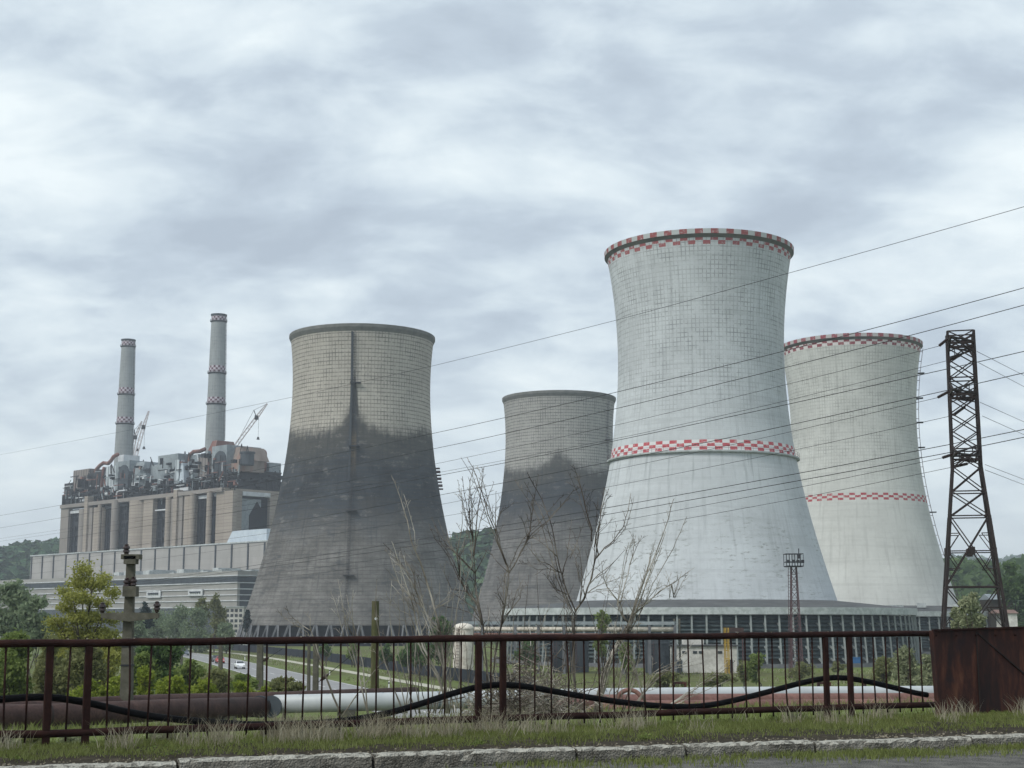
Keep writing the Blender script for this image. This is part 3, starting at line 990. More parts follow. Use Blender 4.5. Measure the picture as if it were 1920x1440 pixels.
def white_tower(X, Y, mat, rim_mat, label, ledge, platform_ang):
    c = (X, Y, 0)
    t = thing("cooling_tower", label, "cooling tower", c, "cooling towers of the power station")
    face = math.atan2(-X, Y)
    pr = prof_of(PB, 13.4, 93.4, 60)
    mb = MB()
    mb.lathe(c, pr, 160, -PI, PI, 21.0)
    obj("shell", mb, mat, t, True)
    mb = MB()
    inner = [(r - 0.45, z) for r, z in pr][::4]
    mb.lathe(c, inner[::-1] + [(inner[0][0] + .4, 13.35)], 96)
    obj("inner_wall", mb, MT["leg_concrete"], t, True)
    rt = pr[-1][0]
    mb = MB()
    mb.lathe((X, Y, 93.65), [(rt + .62, 0.0), (rt + .66, 1.1), (rt - .5, 1.14), (rt - .5, -1.6)], 160, -PI, PI, 21.0)
    obj("rim", mb, rim_mat, t)
    mb = MB()
    mb.lathe(c, [(rt - .1, 92.9), (rt + .5, 93.55), (rt + .64, 93.64), (rt + .3, 93.66)], 120)
    obj("rim_soffit", mb, MT["rim_grey"], t)  # dark grey paints the shade under the rim
    if ledge:
        r = float(np.interp(45.5, [q[1] for q in pr], [q[0] for q in pr]))
        mb = MB()
        mb.lathe(c, [(r - .1, 44.9), (r + .55, 45.15), (r + .75, 45.25), (r + .75, 45.55), (r - .1, 45.6)], 140)
        obj("ledge", mb, MT["concrete_ring"], t)
        mb = MB()
        for k in range(48):
            a = 2 * PI * k / 48
            x, y = X + (r + .68) * math.sin(a), Y - (r + .68) * math.cos(a)
            mb.bar((x, y, 45.5), (x, y, 46.6), 0.05)
        for z in (46.05, 46.6):
            pts = [(X + (r + .68) * math.sin(2 * PI * k / 96), Y - (r + .68) * math.cos(2 * PI * k / 96), z) for k in range(97)]
            mb.tube(pts, 0.025, 4, False)
        obj("ledge_railing", mb, MT["mast_steel"], t)
    # the low louvred ring round the foot
    mb = MB()
    mb.lathe(c, [(46.2, 11.75), (29.2, 13.5)], 120)
    mb.lathe(c, [(46.2, 11.74), (46.2, 11.4)], 120)
    obj("ring_roof", mb, MT["concrete_roof"], t)
    mb = MB()
    mb.lathe(c, [(45.7, 10.35), (46.35, 10.35), (46.35, 11.72), (45.9, 11.78)], 120)
    obj("ring_beam", mb, MT["concrete_ring"], t)
    mb = MB()
    nl = 11
    for k in range(nl):
        z0 = 1.7 + k * (8.5 / nl)
        z1 = z0 + 8.5 / nl
        mb.lathe(c, [(44.6, z0), (45.35, z0 + .12), (44.6, z1 - .02)], 100)
    obj("louvre", mb, MT["louvre_dark"], t)
    n = 100
    mb_rest = 0
    for k in range(n):
        a = 2 * PI * k / n
        if math.cos(a - face) < 0.05:
            continue
        s, cc = math.sin(a), math.cos(a)
        mb = MB()
        mb.bar((X + 46.6 * s, Y - 46.6 * cc, -0.2), (X + 45.75 * s, Y - 45.75 * cc, 10.4), 0.34, 0.34)
        for z in (1.7, 4.1, 6.4, 8.7):
            r = 46.5 - (z / 10.4) * .8
            mb.bar((X + (r - .9) * s, Y - (r - .9) * cc, z), (X + (r + .18) * s, Y - (r + .18) * cc, z - .5), 0.34, 0.3)
        obj("column", mb, MT["ring_post"], t)
    mb = MB()
    mb.lathe(c, [(48.5, 0), (48.5, 0.8), (48.1, 0.8), (48.1, 0)], 100)
    mb.lathe(c, [(43.5, 0), (43.5, 2.0)], 100)
    obj("basin", mb, MT["leg_concrete"], t)
    mb = MB()
    for k in range(16):                        # pipes and odd sheets lying on the ring roof
        pass
    if platform_ang is not None:
        mb = MB()
        P_ = ladder_at(mb, c, pr, platform_ang, (14, 93), 0.5, 0.7, 0.9)
        obj("ladder", mb, MT["mast_steel"], t)
        for z in (24.5, 42.0, 62.0, 69.8, 77.4, 85.2):
            mb = MB()
            mb.bar(P_(z, 0.0, 0), P_(z, 2.0, 0), 2.0, 0.28)
            obj("landing", mb, MT["dark_steel"], t)
    return t, c, pr


white_tower(43.9, 340, MT["tower_shell_white"], MT["rim_white"], "biggest white cooling tower, in front, red checks at rim and waist ledge", True, None)
t4, c4, pr4 = white_tower(106.7, 460, MT["tower_shell_cream"], MT["rim_cream"], "cream-white checked cooling tower at right, behind the biggest white tower", False, R(76.5))
mb = MB()
random.seed(9)
for k in range(9):
    a = R(-38 + k * 13)
    r = random.uniform(36, 42)
    mb.box((c4[0] + r * math.sin(a), c4[1] - r * math.cos(a), 13.0 + (42 - r) * .1), (random.uniform(2, 6), random.uniform(1.5, 3), random.uniform(.5, 1.3)), -a)
obj("roof_cover", mb, MT["concrete_ring"], t4)

# ------------------------------------------------------------------ chimneys
CHR, CHW = (.085, .03, .045), (.52, .47, .52)


def chimney(u_top, v_top, u_b, v_b, Y, r_top, r_base, label, bands, mat):
    base = at(u_b, v_b, Y)
    top = at(u_top, v_top, Y)
    c = (base.x, Y, 0)
    H_ = top.z
    t = thing("chimney", label, "chimney", c, "chimneys of the power station")
    def rad(z):
        return r_base + (r_top - r_base) * min(1, max(0, (z - base.z) / (H_ - base.z)))
    mb = MB()
    mb.lathe(c, [(rad(z), z) for z in np.linspace(0, H_ - 0.2, 30)], 40, -PI, PI, 5.0)
    obj("shaft", mb, mat, t, True)
    mb = MB()
    mb.lathe(c, [(r_top + .02, H_ - 1.4), (r_top + .5, H_ - .6), (r_top + .5, H_), (r_top - .8, H_), (r_top - .8, H_ - 6)], 40)
    obj("crown", mb, MT["stain_black"], t)
    for z in bands:
        r = rad(z)
        mb = MB()
        mb.lathe(c, [(r - .05, z - .9), (r + .7, z - .15), (r + .8, z), (r - .05, z + .05)], 40)
        for k in range(20):
            a = 2 * PI * k / 20
            mb.bar((c[0] + (r + .75) * math.sin(a), Y - (r + .75) * math.cos(a), z), (c[0] + (r + .75) * math.sin(a), Y - (r + .75) * math.cos(a), z + 1.1), 0.09)
        for zz2 in (z + .6, z + 1.1):
            mb.tube([(c[0] + (r + .75) * math.sin(2 * PI * k / 40), Y - (r + .75) * math.cos(2 * PI * k / 40), zz2) for k in range(41)], 0.06, 4, False)
        obj("gallery", mb, MT["dark_steel"], t)
    mb = MB()
    pr = [(rad(z), z) for z in np.linspace(0, H_, 8)]
    ladder_at(mb, c, pr, R(80), (base.z, H_), .7, .7, 2.0)
    obj("ladder", mb, MT["dark_steel"], t)
    return t


def zat(u, v, Y):
    return at(u, v, Y).z


def chim_mat(name, Y, u, rows):
    ch = tuple((zat(u, v1, Y), zat(u, v0, Y), 3, 5.0 * 2 * PI / 22, 0, CHR, CHW, 0) for v0, v1 in rows)
    return shell(name, (.285, .305, .31), 1.43, 2.4, .7, Rr=5.0, checks=ch)


chim_mat("chimney_shell_far", 1000, 238, ((639, 649), (728, 739), (783, 794)))
chim_mat("chimney_shell_near", 915, 408, ((591, 602), (687, 699), (746, 757)))
chimney(240, 637, 232, 850, 1000, 4.4, 6.15, "shorter-looking grey chimney with three checked bands, left of the pair", [zat(240, 650, 1000), zat(237, 740, 1000), zat(234, 795, 1000)], MT["chimney_shell_far"])
chimney(410, 590, 403, 825, 915, 4.5, 5.95, "taller-looking grey chimney with three checked bands, right of the pair", [zat(410, 603, 915), zat(407, 700, 915), zat(405, 758, 915)], MT["chimney_shell_near"])

# ------------------------------------------------------------------ power station blocks (own axes: a runs back-left along the long front, b runs back-right)
PC = at(420, 915, 852)
AD, BD = Vector((-.70711, .70711, 0)), Vector((.70711, .70711, 0))
PC0 = Vector((PC.x, PC.y, 0))


def L(a, b, z=0.0):
    p = PC0 + AD * a + BD * b
    return Vector((p.x, p.y, z))


def on_b(u, v, b):
    d = ray(u, v)
    q = (Vector((d.x, d.y, 0)).dot(BD))
    k = (b + PC0.dot(BD)) / q
    p = Vector((0, 0, EYE)) + d * k
    return (p - PC0).dot(AD), p.z


def on_a(u, v, a):
    d = ray(u, v)
    q = (Vector((d.x, d.y, 0)).dot(AD))
    k = (a + PC0.dot(AD)) / q
    p = Vector((0, 0, EYE)) + d * k
    return (p - PC0).dot(BD), p.z


def lbox(mb, a0, a1, b0, b1, z0, z1, top_in=(0, 0, 0, 0)):
    a0, a1 = min(a0, a1), max(a0, a1)
    q = [(a0, b0), (a0, b1), (a1, b1), (a1, b0)]
    i, j, k, l = top_in
    q2 = [(a0 + i, b0 + k), (a0 + i, b1 - l), (a1 - j, b1 - l), (a1 - j, b0 + k)]
    mb.hexa([L(a, b, z0) for a, b in q], [L(a, b, z1) for a, b in q2])


bh = thing("boiler_house", "tall beige boiler house with rusty ducts on its roof under the two chimneys", "power station", L(90, 30, 0))
aL = on_b(113, 1000, 0)[0]
ZT = on_b(300, 928, 0)[1]
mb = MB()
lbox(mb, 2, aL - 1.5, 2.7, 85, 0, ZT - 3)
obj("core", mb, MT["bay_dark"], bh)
mb = MB()
zb0 = on_b(300, 934, 0)[1]
lbox(mb, 0.4, aL, -1.2, 8, zb0, ZT + .3)
obj("roof_beam", mb, MT["pier_smooth"], bh)
# upright piers and silos on the long front; darker strips paint shade beside columns
for u0, u1, vt, pro, dep, mt, round_ in (
        (113, 127.5, 952, 0, 8, "pier_smooth", 0), (148, 158, 955, 1, 6, "pier_smooth", 1), (160, 166, 931, 4, 6, "pier_concrete", 0), (166, 172, 952, 0, 4, "pier_smooth", 0),  # last strip is column shade built as a darker slab
        (172, 190, 952, 0, 0, "pier_concrete", 1), (189, 193, 947, 3, 3, "pier_concrete", 1), (214, 222, 939, 3, 3, "pier_smooth", 1), (237, 268, 938, 0, 0, "pier_concrete", 1),
        (269, 286.5, 934, 1, 7, "pier_concrete", 0), (313, 320, 932, 2, 5, "pier_concrete", 1), (320, 327, 935, 0, 3, "pier_smooth", 0), (327, 334, 919, 4, 4, "pier_concrete", 0),  # the smooth flat strip is painted shade right of the round column
        (334, 341, 930, 0, 3, "pier_smooth", 0), (341, 362, 930, 0, 0, "pier_concrete", 1), (361, 368, 926, 3, 3, "pier_concrete", 1), (393, 399, 922, 3, 4, "pier_concrete", 1),  # first strip here is shade too, made as a darker slab
        (420, 436, 914, 0.5, 10, "pier_concrete", 0)):
    a1_, _ = on_b(u0, 1000, 0)
    a0_, _ = on_b(u1, 1000, 0)
    zt = on_b((u0 + u1) / 2, vt, 0)[1]
    mb = MB()
    if round_:
        r = (a1_ - a0_) / 2
        p = L((a0_ + a1_) / 2, r * .7 - pro, 0)
        mb.lathe((p.x, p.y, 0), [(r, 20), (r, min(zt, zb0 if r > 4 else zt)), (0.1, min(zt, zb0 if r > 4 else zt) + .1)], 28)
        obj("silo" if r > 4 else "column", mb, MT[mt], bh, False)
    else:
        lbox(mb, a0_, a1_, -pro * .35 - .3, 2.5, 20, min(zt, zb0 + (0 if pro < 2 else 99)) - .05)
        obj("pier", mb, MT[mt], bh)
# dark bays: steel inside, pale sill beams on top
random.seed(11)
for u0, u1, vb in ((128, 148, 957.5), (195, 214, 948), (222, 237, 944), (288, 313, 955), (370, 393, 929), (399, 420, 924)):
    a1_, _ = on_b(u0, 1000, 1)
    a0_, _ = on_b(u1, 1000, 1)
    zt = on_b((u0 + u1) / 2, vb, 1)[1]
    mb = MB()
    lbox(mb, a0_, a1_, .9, 2.2, zt - (1.8 if u0 != 288 else .8), zt)
    obj("sill_beam", mb, MT["white_metal"] if u0 in (128, 288, 370, 399) else MT["dark_steel"], bh)
    mb = MB()
    for k in range(3):
        a_ = a0_ + (a1_ - a0_) * (k + .5) / 3 + random.uniform(-1, 1)
        lbox(mb, a_ - .3, a_ + .3, 1.5, 2.0, 20, zt - 2)
    z = 30
    while z < zt - 3:
        lbox(mb, a0_ + .2, a1_ - .2, 2.1, 2.4, z, z + .45)
        if random.random() < .7:
            lbox(mb, a0_ + random.uniform(0, 3), a0_ + random.uniform(3.5, 7), 1.6, 2.5, z + .5, z + random.uniform(1.5, 4))
        z += random.uniform(4.5, 7)
    obj("bay_frame", mb, MT["dark_steel"], bh)
# the short right-hand front
b0_, _ = on_a(453, 960, 0)
b1_, _ = on_a(505, 960, 0)
b2_, _ = on_a(530, 960, 0)
zl = on_a(480, 923, 0)[1]
zo = on_a(480, 931, 0)[1]
mb = MB()
lbox(mb, -.2, 8, on_b(436, 950, 0)[0] * 0 + .35, b0_, 20, ZT + .2)
lbox(mb, -.21, 8, b1_, b2_ + 25, 20, ZT + .2)
lbox(mb, -.2, 8, b0_ + .02, b1_ - .02, zl, ZT + .2)
obj("end_wall", mb, MT["pier_concrete"], bh)
mb = MB()
lbox(mb, -.9, 2, b0_ + .1, b1_ - .1, zo, zl - .05)
obj("sill_beam", mb, MT["white_metal"], bh)
mb = MB()
z_top_oct = on_a(472, 942, 6)[1]
z_bot = 22
ba, bb = on_a(459, 960, 6)[0], on_a(486.5, 960, 6)[0]
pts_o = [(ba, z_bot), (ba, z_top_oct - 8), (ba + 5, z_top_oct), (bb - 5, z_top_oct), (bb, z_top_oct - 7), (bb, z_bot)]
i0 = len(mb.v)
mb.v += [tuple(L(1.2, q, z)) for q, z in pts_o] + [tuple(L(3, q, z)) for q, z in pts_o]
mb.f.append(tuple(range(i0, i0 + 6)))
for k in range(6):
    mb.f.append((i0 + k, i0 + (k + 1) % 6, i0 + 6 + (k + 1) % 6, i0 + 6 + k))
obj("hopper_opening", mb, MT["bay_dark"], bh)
mb = MB()
lbox(mb, 1.5, 9, b0_ + .1, b1_ - 5, 22, zo - 1.5)
obj("inner_panel", mb, MT["metal_grey"], bh)

# steelwork and plant on the roof
random.seed(21)
mb = MB()
for k in range(150):
    u = random.uniform(120, 425)
    a_, _ = on_b(u, 930, 8)
    z = ZT + random.uniform(0.3, 9)
    if random.random() < .55:
        lbox(mb, a_ - random.uniform(.2, .5), a_, 3 + random.random() * 6, 9.5 + random.random(), ZT, z + 3)
    else:
        lbox(mb, a_ - random.uniform(4, 14), a_, 2 + random.random() * 8, 10 + random.random() * 2, z, z + random.uniform(.3, 1.2))
for k in range(40):
    b_ = random.uniform(1, b2_ + 15)
    z = ZT + random.uniform(0.3, 11)
    if random.random() < .5:
        lbox(mb, 1, 1.5, b_, b_ + .5, ZT, z + 3)
    else:
        lbox(mb, 1, 3, b_, b_ + random.uniform(5, 14), z, z + random.uniform(.4, 1.5))
obj("roof_steelwork", mb, MT["dark_steel"], bh)
mb = MB()
lbox(mb, 3, aL - 3, 12, 60, ZT, ZT + 6)
obj("roof_plant_deck", mb, MT["dark_steel"], bh)


def rbox(name, u0, u1, v0, v1, b, depth, mt, ti=(0, 0, 0, 0)):
    a1_, z1 = on_b(u0, v0, b)
    a0_, z1b = on_b(u1, v0, b)
    _, z0 = on_b((u0 + u1) / 2, v1, b)
    z1 = (z1 + z1b) / 2
    mb = MB()
    lbox(mb, a0_, a1_, b, b + depth, z0, z1, ti)
    return obj(name, mb, MT[mt], bh)


rbox("plant_box", 121, 137, 906, 942, 10, 14, "dark_steel")
rbox("precipitator", 138, 168, 880.5, 937, 10, 22, "ribbed_brown")
rbox("plant_box", 166, 190, 886, 934, 8, 16, "dark_steel")
rbox("precipitator", 195, 219, 874, 925, 8, 22, "ribbed_white")
rbox("fan_housing", 218, 243, 864.5, 921, 6, 24, "metal_grey")
rbox("duct_hood", 243, 270, 866, 892, 9, 18, "metal_grey", (2.5, 0, 2, 2))
rbox("duct_box", 244, 273, 889, 917, 8, 18, "metal_grey")
rbox("valve_house", 246, 262, 904, 910, 5.5, 3, "white_metal")
rbox("valve_house", 150, 168, 935.5, 942, 4, 4, "white_metal")
rbox("valve_house", 337, 353, 914, 920, 3, 3, "white_metal")
rbox("duct_box", 283, 298, 872, 905, 12, 16, "metal_grey")
rbox("coal_gallery", 297, 334, 852.5, 910, 7, 22, "metal_grey")
rbox("coal_gallery", 334, 372, 854, 912, 14, 22, "metal_grey")
rbox("duct_riser", 329, 336, 862, 908, 4, 4, "ribbed_white")
rbox("duct_riser", 337, 346, 868, 905, 4, 4, "roof_pale", (1.5, 1.5, 0, 0))
rbox("precipitator", 372, 399, 856, 904, 8, 24, "ribbed_brown")
rbox("fan_housing", 398, 426, 835.5, 894, 6, 24, "metal_grey")
rbox("duct_hood", 426, 453, 838, 863, 10, 20, "metal_tan", (3, 0, 2, 2))
rbox("duct_box", 424, 448, 862, 884, 9, 18, "metal_tan")
rbox("chimney_duct", 388, 402, 826, 850, 16, 16, "metal_rust", (0, 3, 2, 2))
rbox("chimney_duct", 222, 232, 853, 866, 22, 12, "white_metal")
rbox("gallery_window", 300, 306, 859, 871, 6.9, 1, "bay_dark")
# right-hand group stands along the b axis
def rbox_a(name, u0, u1, v0, v1, a, depth, mt, ti=(0, 0, 0, 0)):
    bb0, z1 = on_a(u0, v0, a)
    bb1, z1b = on_a(u1, v0, a)
    _, z0 = on_a((u0 + u1) / 2, v1, a)
    mb = MB()
    lbox(mb, a, a + depth, bb0, bb1, z0, (z1 + z1b) / 2, ti)
    return obj(name, mb, MT[mt], bh)


rbox_a("duct_box", 446, 472, 862, 884, 6, 14, "metal_rust")
o = rbox_a("precipitator", 477, 505, 840, 886, 6, 18, "metal_rust")
bevel(o, 3.0, 3)
rbox_a("plant_box", 505, 527, 868, 886, 5, 14, "metal_grey")
rbox_a("plant_box", 470, 527, 886, 912, 4, 10, "dark_steel")
rbox_a("plant_box", 440, 470, 884, 912, 3.5, 10, "dark_steel")
# drums with dark mouths (arched hoods)
for u0, u1, vt, vb, b_ in ((222, 241, 873, 920, 5.2), (401, 423, 847, 893, 5.2)):
    a1_, zt = on_b(u0, vt, b_)
    a0_, _ = on_b(u1, vt, b_)
    z0 = on_b((u0 + u1) / 2, vb, b_)[1]
    r = (a1_ - a0_) / 2
    mid = (a0_ + a1_) / 2
    pts_o = [(a0_, z0)] + [(mid - r * math.cos(PI * k / 12), zt - r + r * math.sin(PI * k / 12)) for k in range(13)] + [(a1_, z0)]
    mb = MB()
    i0 = 0
    n_ = len(pts_o)
    mb.v += [tuple(L(q, b_, z)) for q, z in pts_o] + [tuple(L(q, b_ + 4, z)) for q, z in pts_o]
    mb.f.append(tuple(range(n_)))
    for k in range(n_):
        mb.f.append((k, (k + 1) % n_, n_ + (k + 1) % n_, n_ + k))
    obj("fan_mouth", mb, MT["tank_dark"], bh)
for u, v, vb, rr_, Yo, mt in ((281, 878, 905, 3.6, 14, "tank_dark"), (464, 846, 872, 4.0, 12, "tank_dark")):
    a_, zt = on_b(u, v, Yo)
    z0 = on_b(u, vb, Yo)[1]
    p = L(a_, Yo, 0)
    mb = MB()
    mb.lathe((p.x, p.y, 0), [(rr_, z0), (rr_, zt - 1.5), (rr_ + .5, zt - 1.4), (rr_ + .5, zt - .5), (0.1, zt)], 24)
    obj("cyclone_drum", mb, MT[mt], bh)
# rusty bent pipes and ladders of steel
def rpipe(pts, b, r, mt):
    pp = []
    for u, v in pts:
        a_, z = on_b(u, v, b)
        pp.append(L(a_, b, z))
    mb = MB()
    mb.tube(pp, r, 10)
    obj("bent_pipe", mb, MT[mt], bh, True)


rpipe([(178, 905), (178, 890), (181, 880), (187, 873), (194, 868), (203, 869), (208, 864), (213, 856), (221, 852)], 14, 1.25, "metal_rust")
rpipe([(355, 880), (355, 862), (357, 852), (363, 847), (375, 846), (384, 842)], 14, 1.2, "metal_rust")
rpipe([(218.5, 942), (218.5, 928), (220, 922), (224, 920.5), (238, 919)], 3, .45, "white_metal")
rpipe([(190, 930), (191, 905), (194, 880), (195, 876)], 7, .9, "metal_rust")
mb = MB()
for u, v in ((269, 862), (284, 863), (347, 846), (354, 848), (453, 832), (464, 836), (194, 878)):
    a_, z = on_b(u, v, 12)
    p = L(a_, 12, 0)
    mb.bar((p.x - 1.2, p.y - 1.2, z - 10), (p.x, p.y, z), .4)
    mb.bar((p.x + 1.6, p.y + 1.6, z - 10), (p.x, p.y, z), .4)
obj("lifting_frame", mb, MT["dark_steel"], bh)
mb = MB()
p0 = on_b(117, 920, 4)
for q in (aL - .5, aL - 4):
    lbox(mb, q - .3, q, 3, 3.4, ZT - 2, ZT + 14)
for k in range(5):
    lbox(mb, aL - 4, aL - .3, 3, 3.3, ZT + k * 3, ZT + k * 3 + .3)
obj("stair_frame", mb, MT["dark_steel"], bh)

random.seed(31)
cl = {"dark_steel": MB(), "metal_rust": MB(), "metal_grey": MB(), "white_metal": MB()}
for k in range(420):
    u = random.uniform(122, 448)
    b_ = random.uniform(2, 7.5)
    vmax = float(np.interp(u, [120, 140, 200, 260, 300, 370, 400, 450], [905, 885, 872, 870, 856, 852, 836, 838]))
    vbase = float(np.interp(u, [115, 425], [948, 913]))
    v = random.uniform(vbase - 2, vmax + 8) if random.random() < .5 else random.uniform(vbase - 1, vbase - 24)
    a_, z = on_b(u, v, b_)
    kind = random.random()
    mt = random.choices(list(cl), (.62, .14, .16, .08))[0]
    m_ = cl[mt]
    if kind < .35:
        h = random.uniform(2, 9)
        lbox(m_, a_, a_ + random.uniform(.25, .6), b_, b_ + .5, z - h, z)
    elif kind < .7:
        w = random.uniform(3, 12)
        lbox(m_, a_, a_ + w, b_, b_ + .5, z, z + random.uniform(.25, .6))
    elif kind < .85:
        lbox(m_, a_, a_ + random.uniform(1, 3.5), b_, b_ + random.uniform(1, 3), z, z + random.uniform(.8, 3))
    else:
        p = L(a_, b_, z)
        q = L(a_ + random.uniform(-6, 6), b_, z + random.uniform(-6, 6))
        m_.tube([p, q], random.uniform(.2, .5), 6)
for mt, m_ in cl.items():
    obj("pipework", m_, MT[mt], bh)["kind"] = "stuff"
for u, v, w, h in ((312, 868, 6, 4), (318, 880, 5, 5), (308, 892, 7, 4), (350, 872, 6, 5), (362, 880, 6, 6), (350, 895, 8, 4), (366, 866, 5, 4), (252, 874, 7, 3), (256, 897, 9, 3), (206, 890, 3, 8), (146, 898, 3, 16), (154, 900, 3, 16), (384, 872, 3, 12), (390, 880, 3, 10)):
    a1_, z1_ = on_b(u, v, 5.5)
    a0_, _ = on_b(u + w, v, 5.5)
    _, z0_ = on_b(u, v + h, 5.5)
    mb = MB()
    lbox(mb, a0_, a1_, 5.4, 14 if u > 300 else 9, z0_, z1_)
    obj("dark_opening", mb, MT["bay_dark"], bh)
# turbine hall wall in front
th_ = thing("turbine_hall", "long pale panelled concrete hall below the boiler house front", "power station", L(60, -20, 0))
a_r, zt_h = on_b(508, 1014, -35)
a_l, _ = on_b(57, 1060, -35)
zt_h = on_b(300, 1028, -35)[1]
mb = MB()
lbox(mb, a_r, a_l, -35, -1.5, 0, zt_h)
obj("wall", mb, MT["hall_panel"], th_)
edges = [60, 80, 101, 124, 146, 168, 191.5, 215.5, 240, 265, 291, 317.5, 345, 374.5, 404, 434.5, 465, 496]
for k, u in enumerate(edges):
    a_, _ = on_b(u, 1050, -35)
    mb = MB()
    lbox(mb, a_ - .55, a_ + .55, -35.4, -34.9, 14, zt_h - .4)
    obj("panel_joint", mb, MT["tank_dark"], th_)
mb = MB()
lbox(mb, a_r, a_l + .4, -35.5, -1.6, zt_h + .02, zt_h + .7)
obj("coping", mb, MT["concrete_ring"], th_)
mb = MB()
a0_, z1_ = on_b(500, 993, -22)
a1_, _ = on_b(424, 995, -22)
lbox(mb, a0_, a1_, -22, -4, zt_h + .75, on_b(460, 994, -22)[1], (0, 6, 0, 0))
obj("roof_light", mb, MT["roof_pale"], th_)

lw = thing("low_hall", "low striped grey hall with white bands in front of the panelled hall", "factory hall", L(60, -60, 0))
BL = -78
a_r2, zr = on_b(446, 1070, BL)
a_l2, _ = on_b(-90, 1080, BL)
Z = lambda v: on_b(446, v, BL)[1]
mb = MB()
lbox(mb, a_r2, a_l2, BL, -35.6, 0, zr)
obj("wall", mb, MT["low_wall"], lw)
mb = MB()
lbox(mb, a_r2 - .25, a_l2, BL - .25, -37, Z(1091), Z(1081))
obj("glazing", mb, MT["tank_dark"], lw)
for v in (1078.5, 1092, 1104, 1115, 1126, 1138):
    mb = MB()
    lbox(mb, a_r2 - .45, a_l2, BL - .45, -36.5, Z(v + .9), Z(v - .9))
    obj("white_band", mb, MT["white_metal"], lw)
mb = MB()
lbox(mb, a_r2 - .3, a_r2 - .02, BL + 1.5, -38, 4, Z(1093.5))
obj("end_cladding", mb, MT["tank_dark"], lw)  # darker slab over the right end wall
mb = MB()
lbox(mb, a_r2 - .3, a_l2, BL - .3, BL - .02, 3, Z(1139.5))
obj("ground_glazing", mb, MT["glass_dark"], lw)
for u0, u1, v0, v1 in ((278, 304, 1107, 1121), (356, 383, 1105, 1117.5)):
    a1_, z1_ = on_b(u0, v0, BL)
    a0_, _ = on_b(u1, v0, BL)
    _, z0_ = on_b(u0, v1, BL)
    mb = MB()
    lbox(mb, a0_, a1_, BL - 1.0, BL - .5, z0_, z1_)
    f = obj("vent_panel", mb, MT["white_metal"], lw)
    mb = MB()
    for k in range(5):
        q = a0_ + (a1_ - a0_) * (.14 + k * .15)
        lbox(mb, q, q + (a1_ - a0_) * .11, BL - 1.5, BL - .98, z0_ + (z1_ - z0_) * .42, z0_ + (z1_ - z0_) * .66)
    obj("flap", mb, MT["tank_dark"], f)
mb = MB()
random.seed(4)
for k in range(16):
    a_ = a_r2 + 4 + k * 9 + random.uniform(-2, 2)
    lbox(mb, a_, a_ + random.uniform(2, 7), BL + random.uniform(3, 20), BL + random.uniform(22, 30), zr, zr + random.uniform(.8, 3.0))
obj("roof_unit", mb, MT["concrete_ring"], lw)

ob = thing("office_block", "small white office block with three columns of windows left of the sooty tower foot", "office", at(437, 1190, 640))
p0, p1 = at(421, 1139, 640), at(456, 1139, 640)
rz_ = R(20)
cx, cy = (p0.x + p1.x) / 2, 646
w_ = (p1.x - p0.x)
mb = MB()
mb.box((cx, cy, p0.z / 2 + .0), (w_, 10, p0.z), 0)
obj("wall", mb, MT["white_wall"], ob)
for v in (1144.5, 1154, 1164, 1173.5, 1183):
    z = at(437, v, 640).z
    for k in range(4):
        mb = MB()
        mb.box((cx + (k - 1.5) * w_ / 4.3, cy - 5.02, z), (w_ / 6.5, .12, 1.25), 0)
        obj("window", mb, MT["glass_dark"], ob)
mb = MB()
mb.box((cx, cy, p0.z + .25), (w_ + .6, 10.6, .5), 0)
obj("roof", mb, MT["concrete_ring"], ob)

# cranes
def lattice(mb, a, b, w0, w1, n, th=0.22):
    a, b = Vector(a), Vector(b)
    d = (b - a).normalized()
    x = d.cross(Vector((0, 1, 0))).normalized()
    y = d.cross(x).normalized()
    prev = None
    for k in range(n + 1):
        f = k / n
        w = (w0 + (w1 - w0) * f) / 2
        c_ = a.lerp(b, f)
        ring = [c_ + x * w + y * w, c_ - x * w + y * w, c_ - x * w - y * w, c_ + x * w - y * w]
        if prev:
            for q in range(4):
                mb.bar(prev[q], ring[q], th)
                mb.bar(prev[q] if k % 2 else prev[(q + 1) % 4], ring[(q + 1) % 4] if k % 2 else ring[q], th * .65)
        prev = ring


def crane(label, Y, foot, elbow, tip, strut, hook, w=2.0):
    f, e, tp = at(*foot, Y), at(*elbow, Y), at(*tip, Y)
    t = thing("crane", label, "crane", (f.x, Y, f.z), "cranes behind the boiler house")
    mb = MB()
    base = f - (e - f).normalized() * 45
    lattice(mb, base, e, w * 1.1, w * .9, 26)
    obj("boom", mb, MT["crane_pale"], t)
    mb = MB()
    lattice(mb, e, tp, w * .9, w * .35, 9)
    obj("jib", mb, MT["crane_pale"], t)
    mb = MB()
    if strut:
        s = at(*strut, Y)
        mb.bar(e, s, .5)
        mb.bar(s, tp, .18)
        mb.bar(s, f, .18)
    mb.box(tuple(e), (2.2, 2.2, 2.6))
    obj("mast_head", mb, MT["dark_steel"], t)
    h = at(*hook, Y)
    mb = MB()
    mb.bar((h.x, h.y, e.z if abs(h.x - e.x) < 4 else tp.z), h, .14)
    obj("hoist_rope", mb, MT["wire"], t)
    mb = MB()
    mb.box((h.x, h.y, h.z - .6), (1.9, 1.2, 1.8), 0, .5)
    obj("hook_block", mb, MT["dark_steel"], t)
    mb = MB()
    mb.box((base.x, Y, base.z / 2), (4, 4, max(1, base.z)), 0)
    obj("mast_base", mb, MT["dark_steel"], t)


crane("pale lattice crane with long steep boom right of the shorter-looking chimney", 985, (252, 865), (269, 801), (279, 771), None, (270, 838))
crane("smaller pale crane jib close against the shorter-looking chimney", 1040, (248, 850), (253.5, 820), (266, 790), (252, 806), (258, 842), 1.8)
crane("pale lattice crane leaning right of the taller-looking chimney", 960, (440, 838), (481, 783), (501, 757), (476, 769), (484, 820))

